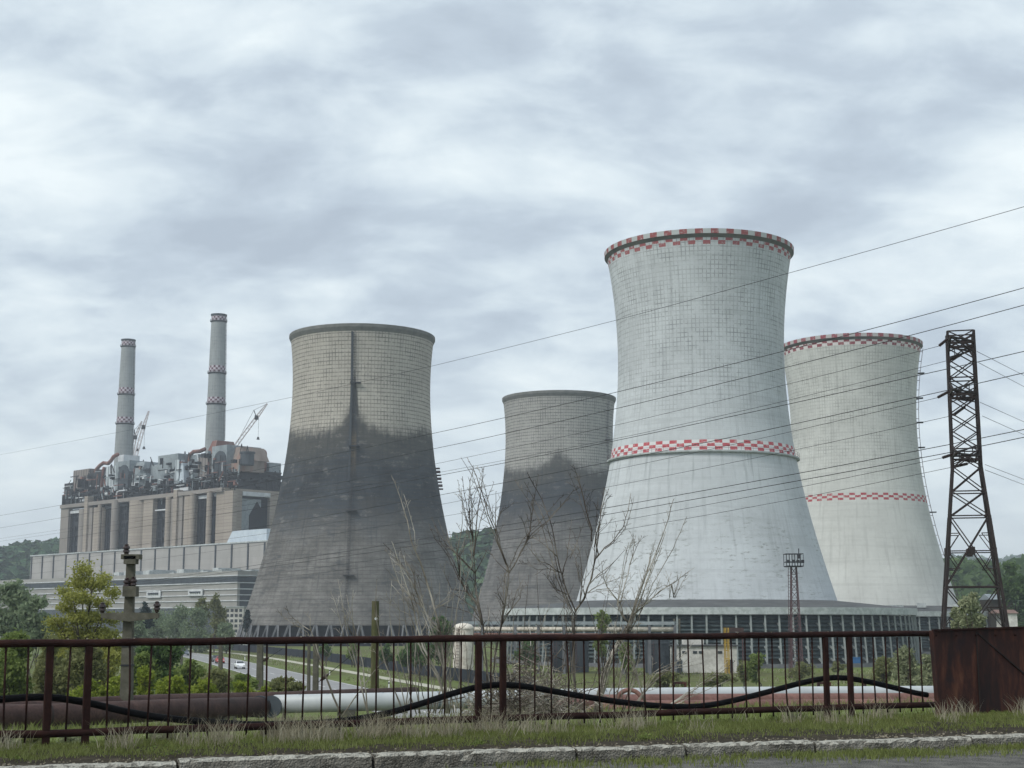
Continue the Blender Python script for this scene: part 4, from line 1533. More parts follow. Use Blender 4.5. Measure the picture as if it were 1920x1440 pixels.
# ------------------------------------------------------------------ lattice pylon and its wires
PX = at(1806, 900, 115)
PYL = Vector((PX.x + .3, 115, 0))
py_ = thing("pylon", "dark rusty lattice pylon standing behind the rusty steel plate box", "pylon", PYL)
yaw = R(-14)
ex, ey = Vector((math.cos(yaw), math.sin(yaw), 0)), Vector((-math.sin(yaw), math.cos(yaw), 0))
LV = [0, 5.4, 11.6, 17.0, 18.9, 20.8, 22.2, 23.6, 25.0, 26.4, 27.8, 29.2, 30.5, 31.5]
lean = Vector((.9, 0, 0)) * 0


def pw(z):
    return 6.3 - (6.3 - 2.1) * min(z, 20.8) / 20.8 if z < 20.8 else 2.1 - (z - 20.8) * .012


def pc(z, i):
    w = pw(z) / 2
    sx, sy = ((-1, -1), (1, -1), (1, 1), (-1, 1))[i]
    return PYL + ex * (sx * w) + ey * (sy * w) + Vector((0, 0, z))


for i in range(4):
    mb = MB()
    for a, b_ in zip(LV, LV[1:]):
        w = .2 if a < 17 else .17
        mb.bar(pc(a, i), pc(b_, i), w)
    mb.box(tuple(pc(0.1, i)), (.9, .9, .8))
    obj("leg", mb, MT["pylon_steel"], py_)
for i in range(4):
    j = (i + 1) % 4
    mb = MB()
    for k, (a, b_) in enumerate(zip(LV, LV[1:])):
        th = .085
        mb.bar(pc(a, i), pc(b_, j), th)
        mb.bar(pc(a, j), pc(b_, i), th)
        if a in (0, 5.4, 11.6, 17.0) or a in (20.8, 25.0, 26.4, 29.2, 30.5) or b_ == 31.5:
            mb.bar(pc(b_, i), pc(b_, j), th * 1.1)
        if a in (0, 5.4, 11.6):
            mid = (pc(a, i) + pc(b_, j)) / 2
            for q in (i, j):
                zc = (a + b_) / 2
                mb.bar(pc(zc, q), (pc(zc, i) + pc(zc, j)) / 2, th)
                for zq in (a + (b_ - a) * .25, a + (b_ - a) * .75):
                    f = .25
                    inner = pc(zq, q).lerp(pc(zq, j if q == i else i), f * 1.0)
                    mb.bar(pc(zq, q), inner, th * .8)
                    mb.bar(pc(zc, q), inner, th * .7)
    mb.box(tuple((pc(14.3, i) + pc(14.3, j)) / 2), (.4, .4, .6))
    obj("bracing", mb, MT["pylon_steel"], py_)
ad = (ey * -1 + ex * -.25).normalized()
for z in (21.6, 26.5, 30.6):
    for s in (1, -1):
        tip = PYL + ad * (s * 3.6) + Vector((0, 0, z))
        mb = MB()
        k0, k1 = ((0, 1) if s > 0 else (2, 3))
        for q in (k0, k1):
            mb.bar(pc(z, q), tip, .11)
            mb.bar(pc(z + .9 if z < 30 else z - .9, q), tip, .11)
            for f in (.33, .66):
                mb.bar(pc(z, q).lerp(tip, f), pc(z + .9 if z < 30 else z - .9, q).lerp(tip, f), .06)
                mb.bar(pc(z, k0).lerp(tip, f), pc(z, k1).lerp(tip, f - .2), .06)
        mb.bar(pc(z, k0), pc(z, k1), .1)
        mb.bar(pc(z - .45, k0), pc(z + .5, k1), .08)
        mb.bar(pc(z - .45, k1), pc(z + .5, k0), .08)
        obj("cross_arm", mb, MT["pylon_steel"], py_)


def wire_depth(u, uR, DR, uL=-150, DL=520):
    k = (u - uL) / (uR - uL)
    return 1 / (1 / DL + (1 / DR - 1 / DL) * k)


ORDN = ["topmost", "second", "third", "fourth", "fifth", "sixth", "seventh", "eighth", "ninth", "tenth", "eleventh", "twelfth", "lowest"]
WL = [
    [(-150, 880), (0, 852), (543, 745), (820, 685), (1148, 603), (1475, 512), (1920, 388), (2060, 346)],
    [(-150, 992), (0, 966), (480, 882), (880, 798), (1170, 732), (1450, 663), (1695, 601), (1920, 540), (2060, 500)],
    [(-150, 1012), (0, 990), (570, 890), (880, 828), (1170, 763), (1450, 695), (1770, 612), (1920, 572), (2060, 534)],
    [(-150, 1028), (0, 1010), (480, 935), (819, 869), (1170, 794), (1450, 727), (1710, 662), (1760, 649)],
    [(-150, 1032), (0, 1016), (480, 944), (826, 885), (1170, 820), (1450, 757), (1777, 676)],
    [(-150, 1046), (0, 1027), (480, 954), (700, 914), (930, 871), (1170, 823), (1450, 764), (1785, 690), (1920, 659), (2060, 626)],
    [(-150, 1074), (0, 1057), (480, 990), (700, 951), (830, 927), (1170, 860), (1450, 804), (1787, 730), (1920, 699), (2060, 667)],
    [(-150, 1078), (0, 1063), (480, 1003), (837, 945), (1170, 876), (1450, 817), (1757, 746)],
    [(-150, 1098), (0, 1083), (480, 1023), (839, 967), (1135, 914), (1513, 839), (1787, 779)],
    [(-150, 1146), (0, 1127), (440, 1066), (700, 1026), (843, 1002), (1131, 953), (1540, 880), (1789, 832), (1920, 805), (2060, 777)],
    [(-150, 1148), (0, 1130), (440, 1071), (700, 1036), (849, 1012), (1128, 966), (1540, 893), (1792, 847), (1920, 820), (2060, 790)],
    [(-150, 1150), (0, 1133), (480, 1080), (845, 1030), (1125, 983), (1540, 905), (1766, 859)],
    [(-150, 1152), (0, 1136), (480, 1088), (845, 1044), (1130, 1000), (1540, 925), (1787, 876)],
]


def cubic(pts, n=40):
    xs_ = np.array([p[0] for p in pts], float)
    ys_ = np.array([p[1] for p in pts], float)
    co = np.polyfit(xs_, ys_, 3)
    for x in np.linspace(xs_[0], xs_[-1], n):
        yield float(x), 0.5 * float(np.polyval(co, x)) + 0.5 * float(np.interp(x, xs_, ys_))


for k, pts in enumerate(WL):
    uR = pts[-1][0]
    to_pylon = uR < 1900
    DR = 113.0 if to_pylon else (92.0 if k else 84.0)
    if k in (4, 8, 12):
        DR = 117.0
    mb = MB()
    pp = [at(u, v, wire_depth(u, uR, DR)) for u, v in cubic(pts)]
    mb.tube(pp, 0.028 if k in (1, 2, 5, 6, 9, 10) else 0.020, 5)
    o = obj("overhead_wire", mb, MT["wire"], None, True)
    tag(o, "thin dark overhead wire, %s of thirteen crossing the biggest white tower%s" % (ORDN[k], ", ending at pylon" if to_pylon else ""), "wire", "overhead wires across the towers")
    if to_pylon:                                    # tension insulator string joins wire to pylon arm
        e = pp[-1]
        d = (pp[-2] - e).normalized()
        zs = {3: 30.6, 4: 30.6, 7: 26.5, 8: 26.5, 11: 21.6, 12: 21.6}[k]
        near = k in (3, 7, 11)
        tip = PYL + ad * (3.6 if near else -3.6) + Vector((0, 0, zs))
        mb = MB()
        q0 = e + d * 0.0
        dd = tip - q0
        n = max(4, int(dd.length / .16))
        mb.tube([q0, tip], 0.03, 6)
        for q in range(1, min(n, 12)):
            c_ = q0.lerp(tip, q * .14 / dd.length)
            mb.tube([c_ - dd.normalized() * .03, c_ + dd.normalized() * .03], .12, 8)
        obj("insulator_string", mb, MT["ceramic"], py_)
WR = [[(1832, 659), (1920, 704), (2080, 780)], [(1835, 680), (1920, 725), (2080, 804)], [(1837, 754), (1920, 791), (2080, 858)], [(1842, 780), (1920, 815), (2080, 880)],
      [(1847, 871), (1920, 899), (2080, 956)], [(1847, 881), (1920, 909), (2080, 967)]]
for k, pts in enumerate(WR):
    mb = MB()
    mb.tube([at(u, v, 115 + (u - 1832) * .42) for u, v in pts], 0.022, 5)
    o = obj("overhead_wire", mb, MT["wire"])
    tag(o, "thin wire sloping down to the right from the lattice pylon, %s of six" % (["topmost", "second", "third", "fourth", "fifth", "lowest"][k]), "wire", "overhead wires right of the pylon")

# floodlight mast
mp_ = at(1488, 1060, 243)
lm = thing("floodlight_mast", "slim rusty floodlight mast with a railed platform in front of the biggest white tower", "light mast", (mp_.x, 243, 0))
zp = at(1488, 1062, 243).z
mb = MB()
cx = mp_.x
prev = None
for k in range(15):
    z = zp * k / 14
    w = 0.95 - .55 * k / 14
    rg = [Vector((cx + w * q, 243 + w * r_, z)) for q, r_ in ((-1, -1), (1, -1), (1, 1), (-1, 1))]
    if prev:
        for q in range(4):
            mb.bar(prev[q], rg[q], .15)
            mb.bar(prev[q], rg[(q + 1) % 4], .08)
            mb.bar(rg[q], rg[(q + 1) % 4], .08)
    prev = rg
obj("lattice", mb, MT["mast_steel"], lm)
mb = MB()
mb.bar((cx - 1.35, 242.6, 0), (cx - .95, 242.6, zp), .08)
mb.bar((cx - 1.0, 242.6, 0), (cx - .6, 242.6, zp), .08)
z = .4
while z < zp:
    f = .4 * z / zp
    mb.bar((cx - 1.35 + f, 242.6, z), (cx - 1.0 + f, 242.6, z), .05)
    z += .5
obj("ladder", mb, MT["mast_steel"], lm)
mb = MB()
mb.box((cx, 243, zp), (2.7, 2.7, .18))
obj("platform", mb, MT["dark_steel"], lm)
mb = MB()
for z in (zp + .7, zp + 2.0):
    for s in (-1, 1):
        mb.bar((cx - 1.35, 243 + s * 1.35, z), (cx + 1.35, 243 + s * 1.35, z), .1)
        mb.bar((cx + s * 1.35, 243 - 1.35, z), (cx + s * 1.35, 243 + 1.35, z), .1)
for q in range(7):
    x = cx - 1.35 + q * .45
    for s in (-1, 1):
        mb.bar((x, 243 + s * 1.35, zp), (x, 243 + s * 1.35, zp + 2.0), .07)
obj("railing", mb, MT["dark_steel"], lm)
for q in (-1.1, -.3, .45, 1.2):
    mb = MB()
    mb.box((cx + q, 241.5, zp + .75), (.45, .4, .5))
    obj("floodlight", mb, MT["dark_steel"], lm)
mb = MB()
mb.bar((cx + .9, 243, zp + 2.0), (cx + .9, 243, zp + 2.9), .12)
mb.box((cx + .9, 243, zp + 1.6), (.5, .4, .7))
obj("siren", mb, MT["dark_steel"], lm)

# ------------------------------------------------------------------ concrete utility pole (left)
D_ = 60.0
pl = thing("utility_pole", "grey concrete utility pole with cross arms and brown insulators among the left trees", "utility pole", at(238, 1300, D_))
mb = MB()
pts = [at(236.5, 1330, D_), at(238, 1285, D_), at(239.5, 1210, D_), at(242, 1150, D_), at(244.5, 1090, D_), at(246, 1044, D_)]
rad_ = [.225, .215, .195, .175, .16, .15]
for (p, r), (q, r2) in zip(zip(pts, rad_), zip(pts[1:], rad_[1:])):
    mb.hexa([p + Vector((x * r, y * r, 0)) for x, y in ((-1, -1), (1, -1), (1, 1), (-1, 1))], [q + Vector((x * r2, y * r2, 0)) for x, y in ((-1, -1), (1, -1), (1, 1), (-1, 1))])
obj("shaft", mb, MT["pole_concrete"], pl)
for u0, u1, vc, hh, taper in ((190, 298, 1156, .27, .55), (231.5, 256.5, 1109, .26, 1), (228.5, 263, 1044, .12, 1), (233.5, 256, 1050, .2, 1)):
    a, b_ = at(u0, vc, D_ - .3), at(u1, vc, D_ - .3)
    m_ = (a + b_) / 2
    mb = MB()
    if taper < 1:
        for e in (a, b_):
            mb.hexa([m_ + Vector((0, q, r)) for q, r in ((-.14, -hh * .75), (.14, -hh * .75), (.14, hh * .6), (-.14, hh * .6))] if e is b_ else [m_ + Vector((0, q, r)) for q, r in ((.14, -hh * .75), (-.14, -hh * .75), (-.14, hh * .6), (.14, hh * .6))],
                    [e + Vector((0, q, r)) for q, r in ((-.1, -hh * .2), (.1, -hh * .2), (.1, hh * .5), (-.1, hh * .5))] if e is b_ else [e + Vector((0, q, r)) for q, r in ((.1, -hh * .2), (-.1, -hh * .2), (-.1, hh * .5), (.1, hh * .5))])
    else:
        mb.box(tuple(m_ + Vector((0, .1, 0))), ((b_ - a).length, .5, hh * 1.6))
    obj("cross_arm", mb, MT["pole_concrete"], pl)
for u, v in ((191.5, 1152), (294, 1150), (237, 1106), (250, 1104), (236.5, 1042)):
    p = at(u, v, D_ - .32)
    mb = MB()
    mb.bar(p + Vector((0, 0, -.25)), p + Vector((0, 0, .12)), .05)
    mb.lathe(tuple(p), [(.03, .02), (.08, .05), (.09, .12), (.14, .15), (.13, .22), (.09, .25), (.15, .29), (.14, .36), (.08, .41), (.1, .44), (.04, .48)], 12)
    obj("insulator", mb, MT["ceramic"], pl)
mb = MB()
for v in (1211, 1247):
    p = at(239.3, v, D_)
    mb.box(tuple(p), (.46, .46, .06))
obj("strap", mb, MT["dark_steel"], pl)

# posts by the road and the mossy timber post
tp_ = thing("timber_post", "thick mossy timber post standing among the bare saplings", "post", at(703, 1310, 75))
mb = MB()
mb.tube([at(702.5, 1330, 75), at(703, 1230, 75), at(704, 1127, 75)], [.22, .20, .18], 12)
obj("shaft", mb, MT["wood_moss"], tp_, False)
mb = MB()
p = at(705, 1160, 74.8)
mb.tube([p + Vector((0, -.03, 0)), p + Vector((0, .03, 0))], .07, 12)
obj("number_disc", mb, MT["white_metal"], tp_)
posts = [(340, 1200, 1232, 200, .16, "slim concrete post nearest the dark green bush, at the far left of the road posts"), (394, 1200, 1246, 170, .15, "slim concrete post behind the red car, second along the road"),
         (413, 1200, 1275, 120, .17, "grey concrete post left of the dark car, in front of the road"), (487, 1200, 1280, 100, .22, "stout grey concrete post just right of the white car"),
         (578.5, 1200, 1297, 88, .10, "thinner left post of the twin concrete posts beside the road"), (591.5, 1198, 1297, 88, .17, "thicker right post of the twin concrete posts beside the road")]
for u, v0, v1, D, r, lab in posts:
    a, b_ = at(u, v1 + 14, D), at(u + 1, v0, D)
    mb = MB()
    mb.hexa([a + Vector((x * r, y * r, 0)) for x, y in ((-1, -1), (1, -1), (1, 1), (-1, 1))], [b_ + Vector((x * r * .85, y * r * .85, 0)) for x, y in ((-1, -1), (1, -1), (1, 1), (-1, 1))])
    o = obj("concrete_post", mb, MT["pole_concrete"])
    bevel(o, .03, 1)
    tag(o, lab, "post", "concrete posts along the road")
# stay wires with porcelain egg insulators
for k, (a, b_, i_, lab) in enumerate(((at(592, 1283, 88), at(675, 1216, 86), .2, "stay wire with a dark egg insulator rising right from the twin concrete posts"),
                                      (at(488, 1243, 100), at(530, 1216, 98), .25, "stay wire with a dark egg insulator rising from the stout post beside the white car"))):
    t = thing("stay_wire", lab, "wire", a)
    mb = MB()
    mb.tube([a, b_], .02, 5)
    obj("strand", mb, MT["wire"], t)
    c_ = a.lerp(b_, i_)
    d = (b_ - a).normalized()
    mb = MB()
    mb.tube([c_ - d * .38, c_ - d * .2, c_, c_ + d * .2, c_ + d * .38], [.03, .1, .13, .1, .03], 8)
    obj("insulator", mb, MT["ceramic"], t)

# ------------------------------------------------------------------ pipelines across the view
def pipe_pts(l):
    return [at(u, v, D) for u, v, D in l]


A0 = [(-260, 1351, 46.5), (0, 1344.5, 50.7), (100, 1342, 52.0), (300, 1332, 57.5), (500, 1325, 63.0)]
A1 = [(515, 1320.5, 63.4), (820, 1313, 67), (1100, 1306.5, 69.5), (1400, 1303, 72.8), (1740, 1300.5, 76.5), (2100, 1299, 80)]
pa = thing("pipeline", "big pipeline, rusty at left then clad in white sheet, running behind the railing", "pipeline", at(515, 1345, 63.4))
mb = MB()
mb.tube(pipe_pts(A0), .41, 20)
obj("bare_pipe", mb, MT["pipe_rust"], pa, True)
mb = MB()
for f0, f1 in ((486, 487.5), (508, 510)):
    mb.tube([at(f0, 1325.3, 62.6), at(f1, 1325.2, 62.7)], .455, 20)
mb.tube([at(487, 1325.3, 62.65), at(512, 1324.5, 63.3)], .40, 20)
obj("flange_joint", mb, MT["tank_dark"], pa)
mb = MB()
mb.tube(pipe_pts(A1), .385, 20)
obj("white_cladding", mb, MT["pipe_white"], pa, True)
for u in list(range(560, 2060, 52)):
    v = float(np.interp(u, [q[0] for q in A1], [q[1] for q in A1]))
    D = float(np.interp(u, [q[0] for q in A1], [q[2] for q in A1]))
    f = (u - 515) / 1600
    p = at(u, v, D)
    d = (at(u + 4, float(np.interp(u + 4, [q[0] for q in A1], [q[1] for q in A1])), float(np.interp(u + 4, [q[0] for q in A1], [q[2] for q in A1]))) - p).normalized()
    mb = MB()
    mb.tube([p - d * .05, p + d * .05], .395, 20)
    obj("sheet_seam", mb, MT["metal_grey"], pa)
mb = MB()
for u in range(-40, 480, 130):
    v = float(np.interp(u, [q[0] for q in A0], [q[1] for q in A0]))
    D = float(np.interp(u, [q[0] for q in A0], [q[2] for q in A0]))
    p = at(u, v, D)
    d = (at(u + 4, float(np.interp(u + 4, [q[0] for q in A0], [q[1] for q in A0])), float(np.interp(u + 4, [q[0] for q in A0], [q[2] for q in A0]))) - p).normalized()
    mb.tube([p - d * .03, p + d * .03], .418, 20)
obj("weld_ring", mb, MT["pylon_steel"], pa)
for u in (120, 425, 650, 905, 1180, 1450, 1700):
    l = A0 if u < 510 else A1
    v = float(np.interp(u, [q[0] for q in l], [q[1] for q in l]))
    D = float(np.interp(u, [q[0] for q in l], [q[2] for q in l]))
    p = at(u, v, D)
    mb = MB()
    mb.box((p.x, p.y, (p.z - .3 + hgt(p.x, p.y) - .5) / 2), (.5, 1.0, max(.3, p.z - .3 - hgt(p.x, p.y) + .5)), R(25))
    obj("support", mb, MT["pole_concrete"], pa)
pb = MB()
pb.tube(pipe_pts([(-260, 1339, 50.0), (0, 1334, 54.5), (200, 1325, 59.5), (300, 1320, 62), (520, 1314, 67), (780, 1304, 71)]), .40, 18)
o = obj("pipeline", pb, MT["pipe_rust"], None, True)
tag(o, "second rusty pipe showing just above the rusty part of the big pipeline at left", "pipeline")
pcz = thing("pipeline", "brown pipe with an elbow running in front of the white clad pipe at right", "pipeline", at(1090, 1330, 66))
mb = MB()
C_ = [(1018, 1368, 60), (1035, 1348, 62.5), (1056, 1330, 65.0), (1085, 1322.5, 66.6), (1130, 1320, 67.5), (1400, 1317.5, 70.5), (1740, 1315.5, 74.2), (2100, 1314, 77.5)]
mb.tube(pipe_pts(C_), .42, 20)
obj("pipe", mb, MT["pipe_brown"], pcz, True)
mb = MB()
mb.tube(pipe_pts([(1090, 1345, 61.5), (1120, 1336, 62.5), (1175, 1330, 63.2), (1400, 1327.5, 66.0), (1740, 1325, 69.5), (2100, 1323, 72.5)]), .36, 18)
obj("lower_pipe", mb, MT["pipe_brown"], pcz, True)
mb = MB()
p = at(1180, 1313, 66.5)
pts = [p + Vector((.55 * math.cos(t), -.1, .5 * math.sin(t) - .05)) for t in np.linspace(-.4, PI + .2, 14)]
mb.tube(pts, .1, 10)
obj("pipe_bow", mb, MT["pipe_brown"], pcz, True)
for u in (1274, 1545, 1632):
    p = at(u, 1287, 73.0 + (u - 1270) * .011)
    mb = MB()
    mb.box((p.x - .28, p.y, p.z), (.1, .3, .42))
    mb.box((p.x + .28, p.y, p.z), (.1, .3, .42))
    mb.box((p.x, p.y, p.z + .17), (.46, .28, .1))
    o = obj("pipe_bracket", mb, MT["rust_plate"])
    tag(o, {1274: "small dark bracket on the white pipe, left of the worn rust patches", 1545: "small rusty bracket on the white pipe beside the twin railing posts", 1632: "small rusty bracket on the white pipe, nearest the rusty plate box"}[u], "bracket", "brackets on the white pipe")

# ------------------------------------------------------------------ pipe bridge and sheds before the white towers
tr = thing("pipe_bridge", "grey pipe bridge on posts carrying cream pipes in front of the louvred ring", "pipe bridge", at(1070, 1255, 262))
DT = 262
a, b_ = at(868, 1168, DT + 4), at(1266, 1168.5, DT - 4)
mb = MB()
mb.bar(a, b_, 2.4, .55)
obj("deck", mb, MT["metal_grey"], tr)
for dz, r, mt, dy in ((-1.0, .42, "tank_cream", -.6), (-1.15, .3, "tank_cream", .5), (-1.9, .16, "pipe_brown", -.8)):
    mb = MB()
    off = Vector((0, dy, dz))
    mb.tube([a + off, b_ + off], r, 10)
    obj("pipe", mb, MT[mt], tr, True)
for u in (872, 905, 968, 1012, 1060, 1126, 1170, 1218, 1264):
    f = (u - 868) / (1266 - 868)
    p = a.lerp(b_, f)
    mb = MB()
    for s in (-.9, .9):
        mb.bar((p.x, p.y + s, -.2), (p.x, p.y + s, p.z - .3), .45)
    mb.bar((p.x, p.y - 1.2, p.z - 1.65), (p.x, p.y + 1.2, p.z - 1.65), .35)
    obj("trestle", mb, MT["leg_concrete"], tr)
mb = MB()
p = at(1264, 1160, DT - 4)
mb.bar((p.x, p.y, 0), p, .3)
mb.bar((p.x + .9, p.y, 0), (p.x + .9, p.y, p.z), .3)
obj("end_frame", mb, MT["pole_concrete"], tr)


def tank(label, u, vt, vb, D, r, mt, dome=True, grp=None):
    base = gnd(u, vb)
    p = at(u, vt, D)
    t = thing("storage_tank", label, "tank", (p.x, D, 0), grp)
    mb = MB()
    mb.lathe((p.x, D, 0), [(r, 0), (r, p.z - (.9 if dome else .3))], 28)
    obj("shell", mb, MT[mt], t, True)
    mb = MB()
    mb.lathe((p.x, D, 0), [(r + .08, p.z - 1.0), (r + .08, p.z - .85), (r * .8, p.z - .3), (r * .4, p.z - .06), (.02, p.z)], 28)
    obj("lid", mb, MT[mt], t, True)
    mb = MB()
    for z in np.arange(1, p.z - 1, .5):
        mb.bar((p.x - .3 - r * .5, D - r * .95, z), (p.x + .3 - r * .5, D - r * .95, z), .06)
    for s in (-.3, .3):
        mb.bar((p.x + s - r * .5, D - r * .95, .2), (p.x + s - r * .5, D - r * .95, p.z - .6), .07)
    obj("ladder", mb, MT["mast_steel"], t)


tank("squat cream tank with a domed lid at the left end of the pipe bridge", 869, 1168, 1235, 255, 1.75, "tank_cream")
tank("dark blue-grey tank under the pipe bridge, left of the pair", 1048, 1192, 1245, 270, 1.5, "tank_dark", False, "dark tanks under the pipe bridge")
tank("dark blue-grey tank under the pipe bridge, right of the pair", 1086, 1188, 1245, 271, 1.7, "tank_dark", False, "dark tanks under the pipe bridge")
tank("low dark tank beside the white shed under the pipe bridge end", 1232, 1196, 1245, 268, 2.2, "tank_dark", False)

sh = thing("shed", "low white shed with small high windows in front of the louvred ring", "shed", at(1325, 1257, 268))
a, b_ = at(1262, 1212, 268), at(1383, 1213, 266)
mb = MB()
cx, w_, h_ = (a.x + b_.x) / 2, b_.x - a.x, a.z
mb.box((cx, 270, h_ / 2), (w_, 6, h_))
obj("wall", mb, MT["white_wall"], sh)
mb = MB()
mb.box((cx, 270, h_ + .15), (w_ + .6, 6.6, .3))
obj("roof", mb, MT["concrete_roof"], sh)
for u in (1283, 1303, 1314, 1350):
    p = at(u, 1223, 267)
    mb = MB()
    mb.box((p.x, 266.98, p.z), (.75, .12, .45))
    obj("window", mb, MT["glass_dark"], sh)
for u, w in ((1368, 1.3), (1272, 1.6)):
    p = at(u, 1240, 267)
    mb = MB()
    mb.box((p.x, 266.95, 1.15), (w * .8, .14, 2.3))
    obj("door", mb, MT["tank_dark"], sh)
mb = MB()
p = at(1300, 1200, 270)
mb.box((p.x, 271, p.z * .5 + .3), (3.6, 3, p.z + .2))
obj("upper_room", mb, MT["white_wall"], sh)

ct = thing("container", "small bright blue container on the grass right of the floodlight mast", "container", gnd(1606, 1251))
p = gnd(1606, 1251)
mb = MB()
mb.box((p.x, p.y + 1.5, .95), (1.65, 2.4, 1.75), .1)
bevel(obj("body", mb, MT["corrugated_blue"], ct), .06)
mb = MB()
mb.box((p.x, p.y + 1.5, 1.88), (1.75, 2.5, .12), .1)
obj("lid", mb, MT["container_blue"], ct)
mb = MB()
for s in (-.6, .6):
    mb.box((p.x + s, p.y + .35, .12), (.2, .2, .24))
obj("foot", mb, MT["tyre"], ct)

ex_ = thing("hoist_frame", "small yellow steel hoist frame beside the white shed, before the louvred ring", "hoist", gnd(1372, 1254))
p = at(1360, 1177, 262)
mb = MB()
for x, y in ((0, 262), (.55, 262), (0, 263.6), (.55, 263.6)):
    mb.bar((p.x + x, y, -.1), (p.x + x, y, p.z), .16)
for z in np.arange(1.2, p.z, 1.4):
    mb.bar((p.x, 262, z), (p.x + .55, 262, z), .1)
    mb.bar((p.x, 263.6, z), (p.x + .55, 263.6, z), .1)
obj("frame", mb, MT["machine_yellow"], ex_)
mb = MB()
mb.box((p.x + 1.9, 262.8, p.z - .35), (2.6, 1.6, .7))
obj("winch_box", mb, MT["pipe_rust"], ex_)
mb = MB()
mb.bar((p.x + 3.0, 262.4, -.1), (p.x + 3.0, 262.4, p.z - .6), .18)
obj("stay_leg", mb, MT["mast_steel"], ex_)

# dark sheet fence beyond the footpath
fd = thing("sheet_fence", "long low dark blue sheet fence beyond the road and footpath", "fence", at(690, 1256, 275))
mb = MB()
pr_ = None
ts = list(np.arange(-40, 330, 8))
for t in ts:
    c, c2 = road_c(t), road_c(t + 1)
    d = (c2 - c).normalized()
    n = Vector((d.y, -d.x))
    p = c + n * 23.0
    if pr_:
        mb.bar((pr_.x, pr_.y, .95), (p.x, p.y, .95), .12, 1.9)
    pr_ = p
obj("sheet", mb, MT["fence_dark"], fd)
for t in ts[::1]:
    c, c2 = road_c(t), road_c(t + 1)
    d = (c2 - c).normalized()
    n = Vector((d.y, -d.x))
    p = c + n * 22.85
    mb = MB()
    mb.bar((p.x, p.y, 0), (p.x, p.y, 2.05), .12)
    obj("post", mb, MT["tank_dark"], fd)

# white roadside marker posts
proto = None
labs = ["slim white roadside marker post nearest the white car", "slim white roadside marker post left of the twin concrete posts", "slim white roadside marker post right of the twin concrete posts", "slim white roadside marker post behind the mossy timber post, nearest of the row"]
for (u, v), lab in zip(((459, 1237), (537, 1250), (618, 1266), (729, 1292)), labs):
    p = gnd(u, v)
    if proto is None:
        proto = thing("marker_post", lab, "marker post", p, "white marker posts along the road")
        mb = MB()
        mb.hexa([p + Vector((x * .1, y * .05, 0)) for x, y in ((-1, -1), (1, -1), (1, 1), (-1, 1))], [p + Vector((x * .09, y * .04, 1.05 + x * .06)) for x, y in ((-1, -1), (1, -1), (1, 1), (-1, 1))])
        obj("shaft", mb, MT["paint_white"], proto)
        mb = MB()
        mb.box(tuple(p + Vector((0, 0, .8))), (.21, .12, .18))
        obj("black_band", mb, MT["tyre"], proto)
    else:
        q = copy_tree(proto)
        q.location = p
        q["label"] = lab

# white kiosk with a dark opening, far along the fence
ki = thing("kiosk", "tiny white kiosk with one dark opening just below the top rail by the cars", "kiosk", gnd(455, 1214))
p = gnd(455, 1214)
mb = MB()
mb.box((p.x, p.y, 1.3), (2.9, 2.4, 2.6))
obj("wall", mb, MT["paint_white"], ki)
mb = MB()
mb.box((p.x - .15, p.y - 1.24, 1.3), (.7, .1, 1.1))
obj("window", mb, MT["glass_dark"], ki)
mb = MB()
mb.box((p.x, p.y, 2.68), (3.2, 2.7, .14))
obj("roof", mb, MT["concrete_ring"], ki)

# house and shed at the far right
ho_ = thing("house", "small white house with a brownish roof at the right edge behind the pylon", "house", gnd(1893, 1190))
Dh = 330
a, b_ = at(1884, 1150, Dh), at(1907, 1150, Dh)
cx, w_ = (a.x + b_.x) / 2, b_.x - a.x
mb = MB()
mb.box((cx, Dh + 3, a.z / 2), (w_, 6, a.z))
obj("wall", mb, MT["white_wall"], ho_)
mb = MB()
zr_ = at(1890, 1143, Dh).z
mb.hexa([(cx - w_ / 2 - 1.6, Dh - .4, a.z), (cx + w_ / 2 + .3, Dh - .4, a.z), (cx + w_ / 2 + .3, Dh + 6.4, a.z), (cx - w_ / 2 - 1.6, Dh + 6.4, a.z)],
        [(cx - w_ / 2 - 1.6, Dh + 2.9, zr_), (cx + w_ / 2 + .3, Dh + 2.9, zr_), (cx + w_ / 2 + .3, Dh + 3.1, zr_), (cx - w_ / 2 - 1.6, Dh + 3.1, zr_)])
obj("roof", mb, MT["roof_tile"], ho_)
mb = MB()
mb.box((cx - .3, Dh - .03, 6), (.9, .12, 1.2))
obj("window", mb, MT["glass_dark"], ho_)
ba_ = thing("barn", "olive barn with a pale sheet roof behind the right leg of the pylon", "barn", gnd(1870, 1185))
Db = 420
a, b_ = at(1856, 1124, Db), at(1899, 1124, Db)
cx, w_ = (a.x + b_.x) / 2, b_.x - a.x
mb = MB()
mb.box((cx, Db + 5, a.z / 2), (w_ * .96, 9, a.z))
obj("wall", mb, MT["soil"], ba_)
mb = MB()
z1_ = at(1870, 1113, Db).z
mb.hexa([(cx - w_ / 2, Db - .5, a.z), (cx + w_ / 2, Db - .5, a.z), (cx + w_ / 2, Db + 10, a.z), (cx - w_ / 2, Db + 10, a.z)],
        [(cx - w_ / 2, Db + 4.6, z1_), (cx + w_ / 2, Db + 4.6, z1_), (cx + w_ / 2, Db + 4.9, z1_), (cx - w_ / 2, Db + 4.9, z1_)])
obj("roof", mb, MT["metal_grey"], ba_)
wl_ = MB()
a, b_ = gnd(1790, 1200), gnd(1960, 1200)
wl_.bar((a.x, a.y, 1.6), (b_.x, b_.y, 1.6), .3, 5.2)
o = obj("garden_wall", wl_, MT["hall_panel"])
tag(o, "pale panelled wall between the pylon legs, behind the silvery shrub", "wall")

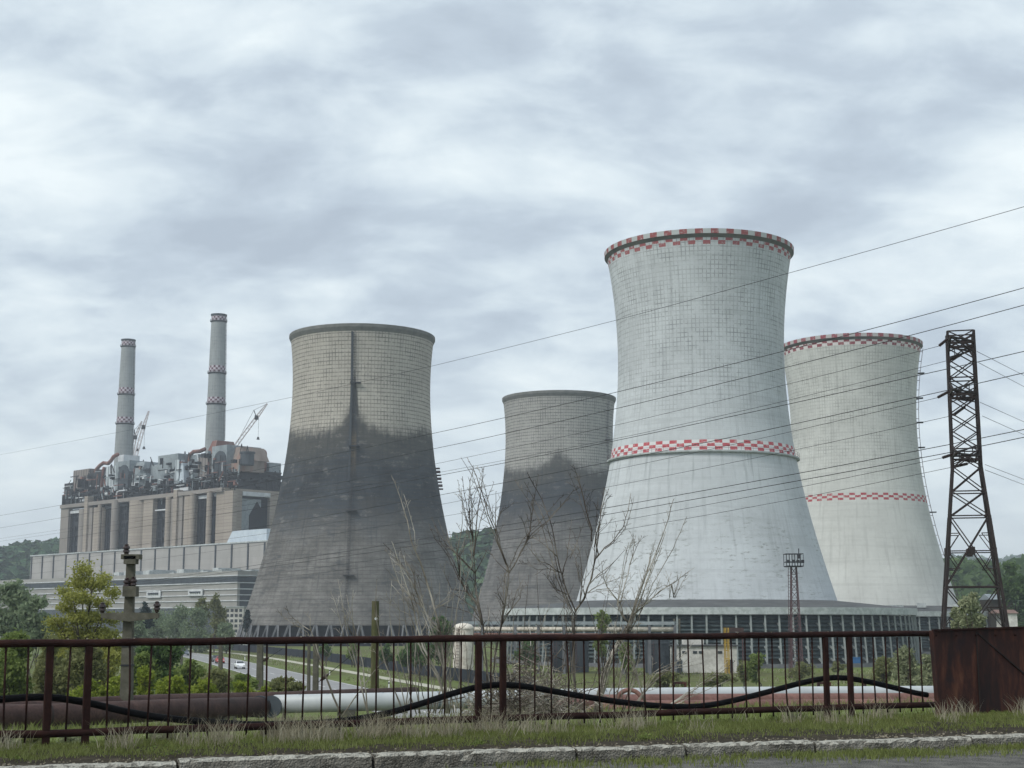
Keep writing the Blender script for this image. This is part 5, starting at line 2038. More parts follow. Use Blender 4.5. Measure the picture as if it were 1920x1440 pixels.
# ------------------------------------------------------------------ cars
def make_car(u, v, lane, label, paint, away):
    g0 = gnd(u, v)
    best = min(np.arange(-60, 330, 1.0), key=lambda t: (road_c(t) - g0.to_2d()).length)
    c = road_c(best)
    d = (road_c(best + 1) - c).normalized()
    n = Vector((d.y, -d.x))
    p = c + n * lane
    f = d if away else -d
    fx, fy = Vector((f.x, f.y, 0)), Vector((-f.y, f.x, 0))
    t = thing("parked_car" if False else "car", label, "car", (p.x, p.y, .03), "cars on the road")
    def Q(x, y, z):
        q = Vector((p.x, p.y, .03)) + fx * x + fy * y
        return Vector((q.x, q.y, z + .03))
    prof = [(-2.1, .35), (-2.15, .75), (-2.05, .98), (-1.5, 1.02), (-1.0, 1.45), (.35, 1.47), (1.05, 1.02), (1.95, .85), (2.12, .6), (2.1, .32)]
    mb = MB()
    hw = [.80, .86, .84, .84, .66, .66, .80, .80, .84, .80]
    nn = len(prof)
    mb.v += [tuple(Q(x, -w, z)) for (x, z), w in zip(prof, hw)] + [tuple(Q(x, w, z)) for (x, z), w in zip(prof, hw)]
    mb.f.append(tuple(range(nn)))
    mb.f.append(tuple(reversed(range(nn, 2 * nn))))
    for k in range(nn):
        mb.f.append((k, nn + k, nn + (k + 1) % nn, (k + 1) % nn))
    bevel(obj("body", mb, MT[paint], t), .06, 2)
    def glass(name, pts):
        mb = MB()
        mb.quad(*[Q(*q) for q in pts])
        obj(name, mb, MT["glass_dark"], t)
    glass("windscreen", [(.43, -.6, 1.43), (.43, .6, 1.43), (1.02, .72, 1.07), (1.02, -.72, 1.07)])
    glass("rear_window", [(-1.05, .58, 1.44), (-1.05, -.58, 1.44), (-1.5, -.7, 1.08), (-1.5, .7, 1.08)])
    for s in (-1, 1):
        glass("side_window", [(-1.0, s * .68, 1.42), (.3, s * .68, 1.42), (.85, s * .82, 1.06), (-1.35, s * .84, 1.06)])
        for x in (-1.3, 1.32):
            mb = MB()
            mb.tube([Q(x, s * .62, .31), Q(x, s * .87, .31)], .31, 16)
            w = obj("wheel", mb, MT["tyre"], t)
            mb = MB()
            mb.tube([Q(x, s * .86, .31), Q(x, s * .885, .31)], .19, 12)
            obj("rim", mb, MT["rim_metal"], w)
        mb = MB()
        mb.box(tuple(Q(2.08, s * .6, .68)), (.16, .34, .14), math.atan2(f.y, f.x))
        obj("headlight", mb, MT["lamp_clear"], t)
        mb = MB()
        mb.box(tuple(Q(-2.1, s * .62, .82)), (.12, .3, .18), math.atan2(f.y, f.x))
        obj("tail_light", mb, MT["lamp_red"], t)
    return t


make_car(366, 1229, -2.3, "small grey hatchback farthest away on the road below", "car_grey", False)
make_car(417, 1241, -2.0, "dark car behind a concrete post, just ahead of the red one", "car_dark", False)
make_car(437, 1244, -2.4, "red car on the road below, between the dark and the white one", "car_red", False)
make_car(474, 1254, -2.4, "white car nearest on the road below, beside the stout concrete post", "car_white", False)

# ------------------------------------------------------------------ railing, hose and steel box on the bridge edge
def rail_t(u):                      # distance along the railing for a pixel column
    d = ray(u, 1260)
    k = (d.x, d.y)
    den = k[0] * FN.x + k[1] * FN.y
    s = (FA.dot(FN)) / den
    p = Vector((k[0] * s, k[1] * s))
    return (p - FA).dot(FE)


def rail_z(u, v):
    d = ray(u, v)
    den = d.x * FN.x + d.y * FN.y
    s = (FA.dot(FN)) / den
    return EYE + d.z * s


rl = thing("railing", "long rusty brown tubular steel railing with thin bars along the bridge edge", "railing", (0, 20.3, 7.5))
ZTOP = lambda u: rail_z(u, 1206.0 - (u - 90) * 18.0 / 1650)
ZBOT = lambda u: rail_z(u, 1375.0 - (u - 90) * 54.0 / 1650)
us_ = list(range(-160, 1775, 60))
random.seed(3)
mb = MB()
mb.tube([Vector(fp(rail_t(u), 0, ZTOP(u) + random.uniform(-.006, .006))) for u in us_], .046, 12)
obj("top_rail", mb, MT["rail_paint"], rl, True)
mb = MB()
mb.tube([Vector(fp(rail_t(u), 0, ZBOT(u) + random.uniform(-.006, .006))) for u in us_], .045, 12)
obj("bottom_rail", mb, MT["rail_paint"], rl, True)
POSTS = [-115, 92, 165, 897, 943, 1549, 1594]
for u in POSTS:
    t = rail_t(u)
    zt, zb = ZTOP(u) - .03, 7.2
    mb = MB()
    n = 10
    for w0, w1 in ((0, 1),):
        a = [Vector(fp(t + x, y, zb)) for x, y in ((-.043, -.03), (.043, -.03), (.043, .03), (-.043, .03))]
        b_ = [Vector(fp(t + x, y, zt)) for x, y in ((-.043, -.03), (.043, -.03), (.043, .03), (-.043, .03))]
        mb.hexa(a, b_)
    bevel(obj("post", mb, MT["rail_paint"], rl), .008, 1)
bars = []
for a, b_ in zip(POSTS, POSTS[1:]):
    ta, tb = rail_t(a), rail_t(b_)
    n = max(2, int(round((tb - ta) / .242)))
    if (b_ - a) < 80:
        n = 2
    bars += [ta + (tb - ta) * k / n for k in range(1, n)]
ta, tb = rail_t(1594), rail_t(1738)
n = int((tb - ta) / .235)
bars += [ta + .235 * k for k in range(1, n + 1)]
for t in bars:
    x = FA + FE * t
    u = 960 + FPX * x.x / x.y * 1.0
    u = 960 + (u - 960) / 1.0
    j, j2 = random.uniform(-.018, .018), random.uniform(-.012, .012)
    mb = MB()
    bow = random.uniform(-.02, .02) if random.random() < .3 else random.uniform(-.006, .006)
    zt, zb = 8.76, 7.62
    mb.tube([fp(t + j, 0, zb), fp(t + (j + j2) / 2 + bow, 0, (zt + zb) / 2), fp(t + j2, 0, zt)], .0125, 6)
    obj("bar", mb, MT["rail_paint"], rl, True)
mb = MB()
for k in range(18):
    u = random.uniform(0, 1730)
    p = Vector(fp(rail_t(u), random.uniform(-.03, -.01), ZTOP(u) + .043))
    mb.tube([p, p + Vector((random.uniform(.01, .02), 0, .006))], [.012, .004], 5)
obj("weld_lump", mb, MT["debris_pale"], rl)

mb = MB()
HO = [(-160, 1345), (-60, 1320), (0, 1312.5), (60, 1307.5), (110, 1308), (180, 1320), (240, 1335), (300, 1345.5), (360, 1352), (480, 1360), (600, 1357), (680, 1349), (740, 1337), (800, 1319), (850, 1302), (900, 1288), (940, 1283.5), (985, 1286), (1040, 1296), (1100, 1306.5), (1160, 1316), (1220, 1323), (1290, 1327), (1340, 1323), (1400, 1310), (1450, 1297), (1500, 1283), (1550, 1272), (1575, 1270), (1605, 1272), (1660, 1284), (1700, 1294), (1745, 1305)]
cx_ = [q[0] for q in HO]
fine_u = np.linspace(-160, 1745, 90)
hv = np.interp(fine_u, cx_, [q[1] for q in HO])
hv = np.convolve(np.pad(hv, 1, "edge"), [.25, .5, .25], "valid")
mb.tube([Vector(fp(rail_t(u), .10, rail_z(u, v))) for u, v in zip(fine_u, hv)], .042, 12)
o = obj("hose", mb, MT["hose_rubber"], None, True)
tag(o, "thick black hose hanging in loops along the back of the railing", "hose")

bx = thing("steel_box", "tall rusty steel plate box closing the right end of the railing", "steel box", fp(rail_t(1745), 0, 7.5))
tL = rail_t(1738) + .02
mb = MB()
q = [(tL + .09, -.12, 7.45), (tL + 2.9, -.12, 7.45), (tL + 2.9, .5, 7.45), (tL + .09, .5, 7.45)]
q2 = [(tL, -.16, 8.855), (tL + 2.9, -.13, 8.92), (tL + 2.9, .5, 8.92), (tL, .5, 8.86)]
mb.hexa([fp(p[0], min(p[1], -.03), p[2]) for p in q], [fp(p[0], min(p[1], -.05), p[2]) for p in q2])
bevel(obj("plate", mb, MT["rust_plate"], bx), .012, 2)
mb = MB()
mb.bar(fp(tL - .02, -.17, 8.862), fp(tL + 2.92, -.145, 8.928), .05, .03)
obj("top_lip", mb, MT["rail_paint"], bx)
mb = MB()
mb.bar(fp(tL + .9, -.148, 8.84), fp(tL + .93, -.126, 7.5), .02, .025)
mb.bar(fp(tL + .92, -.15, 8.82), fp(tL + 2.3, -.128, 7.9), .02, .02)
obj("seam", mb, MT["pylon_steel"], bx)
mb = MB()
for k in range(7):
    mb.tube([fp(tL + .05 + k * .42, -.175, 8.78), fp(tL + .05 + k * .42, -.14, 8.78)], .014, 6)
obj("bolt", mb, MT["rail_paint"], bx)

# ------------------------------------------------------------------ vegetation
def leaf_cloud(rnd, blobs, n, size, clump=14, spread=.35, flat=0.0):
    """leaf faces gathered in clumps through ellipsoid blobs; returns MB"""
    vol = np.array([b[3] * b[4] * b[5] for b in blobs]) ** .8
    vol /= vol.sum()
    nc = max(6, n // clump)
    bi = rnd.choice(len(blobs), nc, p=vol)
    B = np.array(blobs)[bi]
    d = rnd.normal(size=(nc, 3))
    d /= np.linalg.norm(d, axis=1)[:, None]
    rr = rnd.uniform(0.25, 1.0, nc) ** .5
    rr *= rnd.uniform(.8, 1.12, nc)
    cc = B[:, :3] + d * B[:, 3:6] * rr[:, None]
    ci = rnd.randint(0, nc, n)
    sp = (B[:, 3:6].min(axis=1) * spread)[ci]
    p = cc[ci] + rnd.normal(size=(n, 3)) * sp[:, None] * np.array([1, 1, .75])
    e1 = rnd.normal(size=(n, 3))
    e1 /= np.linalg.norm(e1, axis=1)[:, None]
    e2 = np.cross(e1, rnd.normal(size=(n, 3)))
    e2 /= np.linalg.norm(e2, axis=1)[:, None] + 1e-9
    s = size * rnd.uniform(.35, 1.5, (n, 1))
    V = np.stack([p + e1 * s, p + e2 * s * .5, p - e1 * s, p - e2 * s * .5], 1).reshape(-1, 3)
    mb = MB()
    mb.v = V.tolist()
    mb.f = (np.arange(n)[:, None] * 4 + np.arange(4)).tolist()
    return mb, cc


def plant(name, label, cat, base, blobs, n, size, leaf, trunk=.12, group=None, seed=0, limbs=9, spread=.3, clump=14, bark="bark"):
    """blobs are relative to base"""
    rnd = np.random.RandomState(seed + 17)
    base = Vector(base)
    t = thing(name, label, cat, base, group)
    B = [(base.x + b[0], base.y + b[1], base.z + b[2], b[3], b[4], b[5]) for b in blobs]
    mb, cc = leaf_cloud(rnd, B, n, size, clump, spread)
    obj("foliage", mb, MT[leaf], t)
    mb = MB()
    top = max(b[2] for b in blobs)
    hub = base + Vector((0, 0, top * .45))
    mb.tube([base - Vector((0, 0, .5)), base + Vector((rnd.normal() * .05 * top, 0, top * .25)), hub, base + Vector((rnd.normal() * .05 * top, rnd.normal() * .05 * top, top * .95))], [trunk * 1.2, trunk, trunk * .8, trunk * .3], 7)
    for k in rnd.choice(len(cc), min(limbs, len(cc)), False):
        e = Vector(cc[k])
        s = base.lerp(hub, rnd.uniform(.5, 1.1))
        m_ = s.lerp(e, .5) + Vector((0, 0, (e - s).length * .12))
        mb.tube([s, m_, e], [trunk * .5, trunk * .35, trunk * .12], 5)
    obj("trunk", mb, MT[bark], t)
    return t


def bush_px(name, label, cat, u, v0, v1, w, D, leaf, n, size, seed, group=None, shape="round", trunk=.08, spread=.33, depth=None):
    """a crown covering pixel rows v0..v1 and pixel width w at depth D"""
    top, bot = at(u, v0, D), at(u, v1, D)
    h = top.z - bot.z
    r = w * D / FPX / 2
    dp = depth or r * .9
    rnd = np.random.RandomState(seed)
    gz = min(hgt(bot.x, D), bot.z)
    base = Vector((bot.x, D, gz))
    off = bot.z - gz
    bl = []
    if shape == "cone":
        for k in range(8):
            f = k / 8
            bl.append((0, 0, off + h * (f * .92 + .05), r * (1.02 - f), dp * (1.02 - f), h * .1))
    else:
        nb = 9 if shape == "round" else 14
        for k in range(nb):
            f = rnd.uniform(.1, .86)
            prof_ = math.sin(PI * (0.12 + .8 * f)) if shape == "round" else (1.0 - .65 * f)
            a = rnd.uniform(0, 2 * PI)
            q = rnd.uniform(.1, .72) * prof_
            rr_ = r * rnd.uniform(.3, .46) * (.6 + .4 * prof_)
            bl.append((math.cos(a) * q * r, math.sin(a) * q * dp, off + h * f, rr_, rr_ * dp / r, min(h * .2, rr_ * 1.1)))
        bl.append((rnd.uniform(-.1, .1) * r, 0, off + h * .88, r * .3, dp * .3, h * .13))
    return plant(name, label, cat, base, bl, n, size, leaf, trunk, group, seed, 9, spread)


# left-hand trees and bushes (nearest last)
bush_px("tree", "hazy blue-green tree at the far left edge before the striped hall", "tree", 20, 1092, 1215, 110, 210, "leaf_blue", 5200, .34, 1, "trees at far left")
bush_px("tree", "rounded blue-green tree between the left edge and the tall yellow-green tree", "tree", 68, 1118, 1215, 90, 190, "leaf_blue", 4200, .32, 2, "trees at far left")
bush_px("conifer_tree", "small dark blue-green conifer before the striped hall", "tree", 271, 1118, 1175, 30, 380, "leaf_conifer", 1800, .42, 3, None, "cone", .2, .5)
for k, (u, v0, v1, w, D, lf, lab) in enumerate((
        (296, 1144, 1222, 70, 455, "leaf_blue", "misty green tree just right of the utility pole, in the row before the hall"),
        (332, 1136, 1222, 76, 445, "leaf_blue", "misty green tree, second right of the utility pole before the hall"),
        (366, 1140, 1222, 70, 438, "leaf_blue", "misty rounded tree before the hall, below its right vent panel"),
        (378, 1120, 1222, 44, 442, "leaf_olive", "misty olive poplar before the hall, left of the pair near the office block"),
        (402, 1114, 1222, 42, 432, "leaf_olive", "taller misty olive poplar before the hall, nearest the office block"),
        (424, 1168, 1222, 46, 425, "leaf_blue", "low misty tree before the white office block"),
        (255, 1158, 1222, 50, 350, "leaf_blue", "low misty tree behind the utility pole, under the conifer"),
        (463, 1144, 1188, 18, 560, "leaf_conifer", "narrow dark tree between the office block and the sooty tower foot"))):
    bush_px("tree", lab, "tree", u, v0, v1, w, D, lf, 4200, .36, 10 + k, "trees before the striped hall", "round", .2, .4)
# tall airy yellow-green tree
b0 = Vector((at(152, 1290, 78).x, 78, hgt(at(152, 1290, 78).x, 78)))
zr0 = b0.z
blobs = []
rnd = np.random.RandomState(8)
for u, v, w, h in ((150, 1068, 34, 26), (138, 1092, 40, 26), (172, 1094, 44, 24), (120, 1108, 30, 16), (152, 1122, 60, 20), (205, 1086, 26, 18), (212, 1112, 30, 16), (190, 1132, 40, 16), (124, 1140, 36, 16), (160, 1158, 74, 22), (105, 1168, 40, 20), (208, 1158, 40, 20), (130, 1190, 70, 26), (185, 1194, 74, 28), (105, 1214, 50, 24), (150, 1232, 90, 26), (205, 1232, 46, 26)):
    p = at(u, v, 78) - b0
    blobs.append((p.x, rnd.uniform(-1, 1), p.z, w * 78 / FPX / 2, w * 78 / FPX / 2, h * 78 / FPX / 2))
plant("tree", "tall airy yellow-green tree left of the utility pole", "tree", b0, blobs, 20000, .075, "leaf_yellow", .12, None, 8, 26, .5, 7)
for k, (u, v0, v1, w, D, lf, n, sz, lab) in enumerate((
        (25, 1188, 1330, 120, 74, "leaf_green", 14000, .11, "dense green bush at the left edge under the top rail"),
        (88, 1196, 1325, 100, 72, "leaf_olive", 12000, .11, "olive bush behind the leftmost pair of railing posts"),
        (150, 1208, 1325, 90, 70, "leaf_olive", 11000, .11, "olive bush below the tall airy tree"),
        (205, 1196, 1318, 80, 84, "leaf_yellow", 9000, .11, "yellowish bush behind the foot of the utility pole"),
        (300, 1206, 1286, 100, 96, "leaf_deep", 8500, .14, "dark green rounded bush right of the utility pole"),
        (262, 1226, 1300, 70, 88, "leaf_green", 5000, .13, "mid green bush between the utility pole and the dark rounded bush"),
        (352, 1240, 1300, 60, 92, "leaf_green", 5000, .13, "loose green scrub in front of the far grey car"),
        (408, 1254, 1300, 64, 88, "leaf_olive", 3600, .12, "olive scrub before the dark and red cars"),
        (452, 1266, 1304, 60, 84, "leaf_green", 3200, .12, "low green scrub before the white car"),
        (536, 1272, 1306, 80, 78, "leaf_olive", 3600, .11, "low olive scrub left of the twin concrete posts"))):
    bush_px("bush", lab, "bush", u, v0, v1, w, D, lf, n, sz, 30 + k, "bushes beyond the pipeline", "round", .06, .33)
for k, (u, v0, w) in enumerate(((165, 1276, 70), (222, 1270, 60), (268, 1252, 46), (318, 1270, 70), (385, 1274, 74), (452, 1278, 70), (498, 1288, 40))):
    bush_px("bush", "low bright lime-green shrub behind the rusty pipe, %s from the left" % (["first", "second", "third", "fourth", "fifth", "sixth", "seventh"][k]), "bush", u, v0, 1324, w, 67, "leaf_bright", 3600, .085, 60 + k, "lime-green shrubs behind the rusty pipe", "round", .03, .4)
# plants right under the left end of the railing, beyond the deck edge
for k, (u, w) in enumerate(((10, 90), (62, 70), (128, 80), (215, 90), (290, 80))):
    bush_px("shrub", "small leafy weed below the bottom rail, %s from the left edge" % (["first", "second", "third", "fourth", "fifth"][k]), "weed", u, 1376 - (k == 3) * 4, 1412, w, 20.4, "leaf_olive" if k % 2 else "leaf_silver", 1500, .022, 80 + k, "weeds below the left end of the railing", "round", .008, .5)
# trees and bushes in the middle and at right
for k, (u, v0, v1, w, D, lf, n, sz, lab) in enumerate((
        (822, 1156, 1236, 62, 240, "leaf_deep", 3600, .3, "dark green tree at the foot of the sooty tower, beside the cream tank"),
        (790, 1200, 1246, 56, 232, "leaf_deep", 2400, .26, "low dark green tree left of the cream tank"),
        (765, 1206, 1250, 46, 236, "leaf_deep", 2200, .26, "small dark orchard tree behind the mossy timber post"),
        (612, 1206, 1234, 30, 300, "leaf_deep", 1300, .26, "small orchard tree right of the twin concrete posts"),
        (660, 1204, 1236, 34, 300, "leaf_green", 1300, .26, "small orchard tree beyond the dark fence, left of the timber post"),
        (725, 1208, 1246, 34, 262, "leaf_deep", 1400, .25, "small round orchard tree just right of the timber post"),
        (990, 1196, 1248, 52, 250, "leaf_deep", 2400, .26, "dark green bush under the pipe bridge, left of the dark tanks"),
        (1130, 1143, 1240, 40, 240, "leaf_green", 2600, .24, "fresh green tree rising through the pipe bridge"),
        (1172, 1206, 1262, 44, 225, "leaf_green", 2200, .22, "light green willow bush right of the dark tanks"),
        (1418, 1226, 1282, 46, 190, "leaf_green", 2400, .2, "green bush right of the white shed"),
        (1395, 1238, 1276, 40, 198, "leaf_olive", 1500, .2, "olive bush in front of the white shed corner"),
        (1500, 1240, 1276, 70, 215, "leaf_olive", 1800, .18, "low olive bush at the foot of the floodlight mast"),
        (1570, 1242, 1262, 40, 245, "leaf_olive", 1000, .2, "small scrub left of the blue container"),
        (1655, 1232, 1286, 60, 150, "leaf_olive", 2600, .16, "grey-olive bush right of the blue container"),
        (1702, 1212, 1300, 74, 118, "leaf_silver", 5200, .13, "pale silvery shrub left of the rusty steel box"),
        (1742, 1225, 1302, 50, 116, "leaf_silver", 2600, .13, "pale silvery shrub cut off by the rusty steel box"),
        (1828, 1110, 1200, 62, 96, "leaf_silver", 4200, .12, "pale silvery bush between the legs of the pylon"),
        (1795, 1140, 1200, 34, 98, "leaf_silver", 1600, .12, "smaller silvery bush against the left leg of the pylon"),
        (1250, 1262, 1290, 90, 150, "leaf_olive", 2200, .15, "low brownish scrub behind the worn white pipe"),
        (1350, 1262, 1290, 80, 150, "leaf_olive", 2000, .15, "low brownish scrub before the white shed"),
        (1905, 1052, 1180, 90, 360, "leaf_deep", 4200, .5, "big dark tree at the right edge behind the house"))):
    bush_px("tree" if v1 - v0 > 60 else "bush", lab, "tree" if v1 - v0 > 60 else "bush", u, v0, v1, w, D, lf, n, sz, 100 + k, None, "round", .1, .32)

# bare saplings (stems traced, then twigs grown)
def S(pts, k=3.2, u0=700, v0=840):
    return [(u0 + x / k, v0 + y / k) for x, y in pts]


def sapling(label, stems, D, foot, seed, mat="twig_pale", r0=.05, group="bare saplings behind the railing", twig=1.0):
    rnd = random.Random(seed)
    f = at(foot[0], foot[1], D)
    t = thing("bare_sapling", label, "bare tree", (f.x, D, f.z), group)
    more = []
    for st in stems:
        if len(st) > 3 and twig > 0:
            for q in range(2 if rnd.random() < .6 else 1):
                dx, dy, k0 = rnd.choice((-1, 1)) * rnd.uniform(6, 30), rnd.uniform(-6, 34), rnd.randint(0, 1)
                n_ = len(st) - 1
                more.append([(u + dx * (i / n_) ** 1.3, v + dy * (i / n_)) for i, (u, v) in enumerate(st)][k0:])
    for si, st in enumerate(list(stems) + more):
        st = list(st)
        mb = MB()
        dj = rnd.uniform(-.5, .5)
        raw = [at(u, v, D + dj * k / max(1, len(st) - 1)) for k, (u, v) in enumerate(st)]
        pp = []
        for a, b_ in zip(raw, raw[1:]):
            m_ = max(2, int((b_ - a).length / .22))
            for q in range(m_):
                pp.append(a.lerp(b_, q / m_) + Vector((rnd.uniform(-1, 1), rnd.uniform(-1, 1), rnd.uniform(-1, 1))) * .012)
        pp.append(raw[-1])
        ln_ = sum((b_ - a).length for a, b_ in zip(pp, pp[1:]))
        rs = min(r0 * .62, .007 + ln_ * .0055) * (1.0 if si < len(stems) else .62)
        n = len(pp)
        mb.tube(pp, [rs * (1 - .86 * (k / (n - 1)) ** .75) + .003 for k in range(n)], 6)
        for q in range(1, n - 1):
            f_ = q / n
            if f_ > .22 and rnd.random() < (.8 * twig or .35):
                d = (pp[q + 1] - pp[q - 1]).normalized()
                side = d.cross(Vector((rnd.uniform(-.4, .4), 1, rnd.uniform(-.4, .4)))).normalized() * rnd.choice((-1, 1))
                tl = rnd.uniform(.1, .55) * (1.15 - f_)
                e = pp[q] + (d * rnd.uniform(.6, 1.1) + side * rnd.uniform(.35, .8)) * tl + Vector((0, rnd.uniform(-.15, .15), tl * .15))
                m_ = pp[q].lerp(e, .5) + side * tl * .06
                mb.tube([pp[q], m_, e], [.006, .005, .003], 4)
                if rnd.random() < .75:
                    e2 = m_ + (d + side * -.4).normalized() * tl * .4
                    mb.tube([m_, e2], [.005, .003], 4)
                    e3 = e.lerp(m_, .4) + (d * .7 + side).normalized() * tl * .35
                    mb.tube([e.lerp(m_, .4), e3], [.0045, .003], 4)
        for q in range(int(n * .45), n):                     # buds
            if rnd.random() < .35:
                mb.tube([pp[q], pp[q] + Vector((rnd.uniform(-.03, .03), 0, .03))], [.009, .003], 4)
        obj("stem", mb, MT[mat], t, True)
    return t


F1 = S([(430, 1590)])[0]
sapling("bare pale sapling leaning left in front of the sooty tower", [
    S([(440, 1590), (410, 1440), (380, 1340), (300, 1200), (260, 1060), (225, 900), (180, 770), (130, 610), (110, 560)]),
    S([(450, 1590), (430, 1380), (400, 1090), (345, 1040), (300, 960), (250, 850), (200, 740), (130, 640), (60, 570)]),
    S([(440, 1590), (420, 1300), (340, 1060), (290, 900), (265, 780), (240, 720)]),
    S([(400, 1090), (330, 830), (280, 680), (225, 560), (205, 430), (150, 260), (110, 170)]),
    S([(260, 1060), (250, 985), (200, 920), (110, 820)]),
    S([(300, 960), (230, 900), (180, 840), (70, 720)]),
    S([(250, 850), (240, 750), (180, 660), (160, 600)]),
    S([(410, 1440), (430, 1240), (400, 1140), (440, 1020)]),
    S([(345, 1040), (370, 960), (440, 900), (470, 850)]),
], 36, F1, 1, "twig_pale", .045)
sapling("bare sapling with thin upright shoots against the gap between the dark towers", [
    S([(690, 1590), (680, 1300), (660, 1060), (640, 950), (615, 850), (610, 750), (605, 650), (590, 520), (575, 420), (555, 320), (540, 230), (535, 170)]),
    S([(610, 750), (560, 700), (500, 640), (440, 580), (400, 520), (350, 420)]),
    S([(610, 750), (650, 680), (690, 590)]),
    S([(605, 650), (610, 540), (625, 400), (640, 300), (655, 190), (665, 110)]),
    S([(650, 1060), (620, 930), (560, 860), (520, 780), (470, 660), (400, 560), (370, 470)]),
    S([(590, 520), (560, 430), (535, 320), (528, 240)]),
    S([(600, 560), (580, 450), (570, 330), (580, 200), (600, 120)]),
    S([(520, 780), (500, 640), (530, 500), (535, 340)]),
    S([(620, 930), (570, 880), (550, 800), (500, 740)]),
    S([(560, 860), (470, 850), (400, 700)]),
    S([(660, 1060), (600, 960), (520, 900), (460, 860)]),
], 37, S([(690, 1590)])[0], 2, "twig_dark", .038)
sapling("bare forked sapling in front of the rear grey tower", [
    S([(700, 1590), (730, 1250), (770, 1060), (790, 950), (805, 830), (815, 750), (870, 660), (910, 580), (950, 520), (1050, 430), (1120, 350), (1200, 260), (1235, 240)]),
    S([(815, 750), (800, 700), (750, 570), (735, 510), (690, 400), (650, 260), (620, 170), (595, 115), (562, 55)]),
    S([(812, 745), (740, 680), (690, 610)]),
    S([(910, 580), (940, 500), (955, 400), (965, 290), (990, 160)]),
    S([(930, 540), (905, 460), (885, 410)]),
    S([(790, 950), (750, 880), (745, 820)]),
    S([(735, 510), (730, 420), (735, 330), (735, 265)]),
    S([(770, 1060), (830, 960), (860, 860), (905, 780)]),
    S([(800, 1000), (880, 900), (895, 820)]),
], 37.5, S([(700, 1590)])[0], 3, "twig_dark", .042)
sapling("tallest bare sapling with a dark trunk before the left edge of the biggest white tower", [
    S([(1215, 1600), (1210, 1440), (1205, 1200), (1207, 1040), (1210, 980), (1170, 880), (1130, 760), (1105, 650), (1085, 540), (1055, 420), (1010, 310), (960, 220), (925, 150)]),
    S([(1210, 980), (1265, 900), (1310, 780), (1335, 660), (1350, 530), (1360, 430), (1372, 330), (1385, 240)]),
    S([(1120, 750), (1060, 700), (1000, 680), (950, 620), (915, 575)]),
    S([(1132, 760), (1160, 660), (1175, 560), (1190, 430)]),
    S([(1310, 560), (1310, 490), (1280, 390), (1250, 260), (1215, 150), (1200, 100)]),
    S([(1335, 660), (1390, 600), (1440, 555), (1500, 470), (1530, 370), (1545, 270)]),
    S([(1290, 820), (1350, 760), (1420, 710), (1510, 610)]),
    S([(1285, 870), (1340, 830), (1420, 800), (1520, 768)]),
    S([(1240, 930), (1250, 800), (1245, 660), (1222, 565)]),
    S([(1170, 880), (1090, 850), (1045, 780), (1040, 720)]),
    S([(1270, 890), (1240, 780), (1210, 690)]),
    S([(1105, 650), (1000, 560), (950, 530)]),
    S([(1350, 640), (1330, 560), (1390, 290), (1410, 250)]),
], 38.5, S([(1215, 1600)])[0], 4, "twig_dark", .058)
sapling("bare pale sapling sweeping up to the right across the white tower", [
    S([(1330, 1600), (1400, 1300), (1470, 1150), (1530, 1050), (1580, 930), (1640, 760), (1690, 650), (1740, 520), (1770, 420), (1800, 310)]),
    S([(1320, 1600), (1380, 1340), (1460, 1180), (1550, 1060), (1600, 920), (1660, 740), (1700, 640), (1755, 500)]),
    S([(1530, 1050), (1500, 1000), (1480, 930), (1510, 820), (1540, 700), (1575, 600), (1610, 530)]),
    S([(1480, 930), (1400, 830), (1375, 750), (1370, 680)]),
    S([(1560, 1000), (1630, 940), (1720, 860), (1800, 810), (1900, 735)]),
    S([(1790, 820), (1800, 900), (1830, 800), (1850, 740)]),
    S([(1540, 700), (1565, 590), (1575, 520)]),
    S([(1640, 760), (1660, 640), (1690, 560)]),
    S([(1600, 960), (1700, 840), (1720, 780)]),
    S([(1340, 1600), (1440, 1240), (1540, 1080), (1620, 860), (1690, 700), (1730, 600)]),
], 37, S([(1330, 1600)])[0], 5, "twig_pale", .06)
sapling("thin bare shoot rising alone before the sooty tower, left of the timber post", [
    [(640, 1345), (605, 1250), (583, 1183), (560, 1168), (541, 1150), (537, 1138)], [(583, 1183), (581, 1160), (582, 1150)],
    [(690, 1340), (668, 1245), (650, 1180), (640, 1120), (633, 1085)], [(690, 1340), (680, 1240), (662, 1170), (650, 1115)], [(640, 1345), (700, 1260), (745, 1215)]], 34, (660, 1345), 6, "twig_pale", .03)
sapling("bare twiggy shoots behind the railing between its middle and right posts", [
    S([(1640, 1560), (1560, 1300), (1480, 1140), (1420, 1040)], 3.2), [(1190, 1330), (1230, 1262), (1262, 1250), (1300, 1240)], [(1180, 1335), (1215, 1290), (1270, 1240), (1300, 1205)],
    [(1235, 1335), (1290, 1300), (1345, 1265), (1378, 1240)], [(1170, 1330), (1192, 1270), (1200, 1220), (1192, 1180)], [(1150, 1335), (1165, 1260), (1178, 1200), (1170, 1170)]], 36, (1190, 1340), 7, "twig_pale", .035)

rt = random.Random(404)
for lab, u0, u1, vt0, vt1, nst, mt in (("thicket of thin pale shoots behind the railing, left of its middle posts", 745, 890, 1010, 1200, 24, "twig_pale"),
                                       ("thicket of thin shoots behind the railing, right of its middle posts", 930, 1190, 1060, 1230, 30, "twig_dark")):
    st_ = []
    for k in range(nst):
        u = rt.uniform(u0, u1)
        vt = rt.uniform(vt0, vt1)
        dx = rt.uniform(-55, 55)
        bow_ = rt.uniform(-18, 18)
        st_.append([(u + dx * f + bow_ * math.sin(PI * f) + rt.uniform(-4, 4), 1338 + (vt - 1338) * f) for f in (0, .25, .5, .75, 1)])
    sapling(lab, st_, 36.5, ((u0 + u1) / 2, 1338), 50 + nst, mt, .022, "bare saplings behind the railing", 0.0)

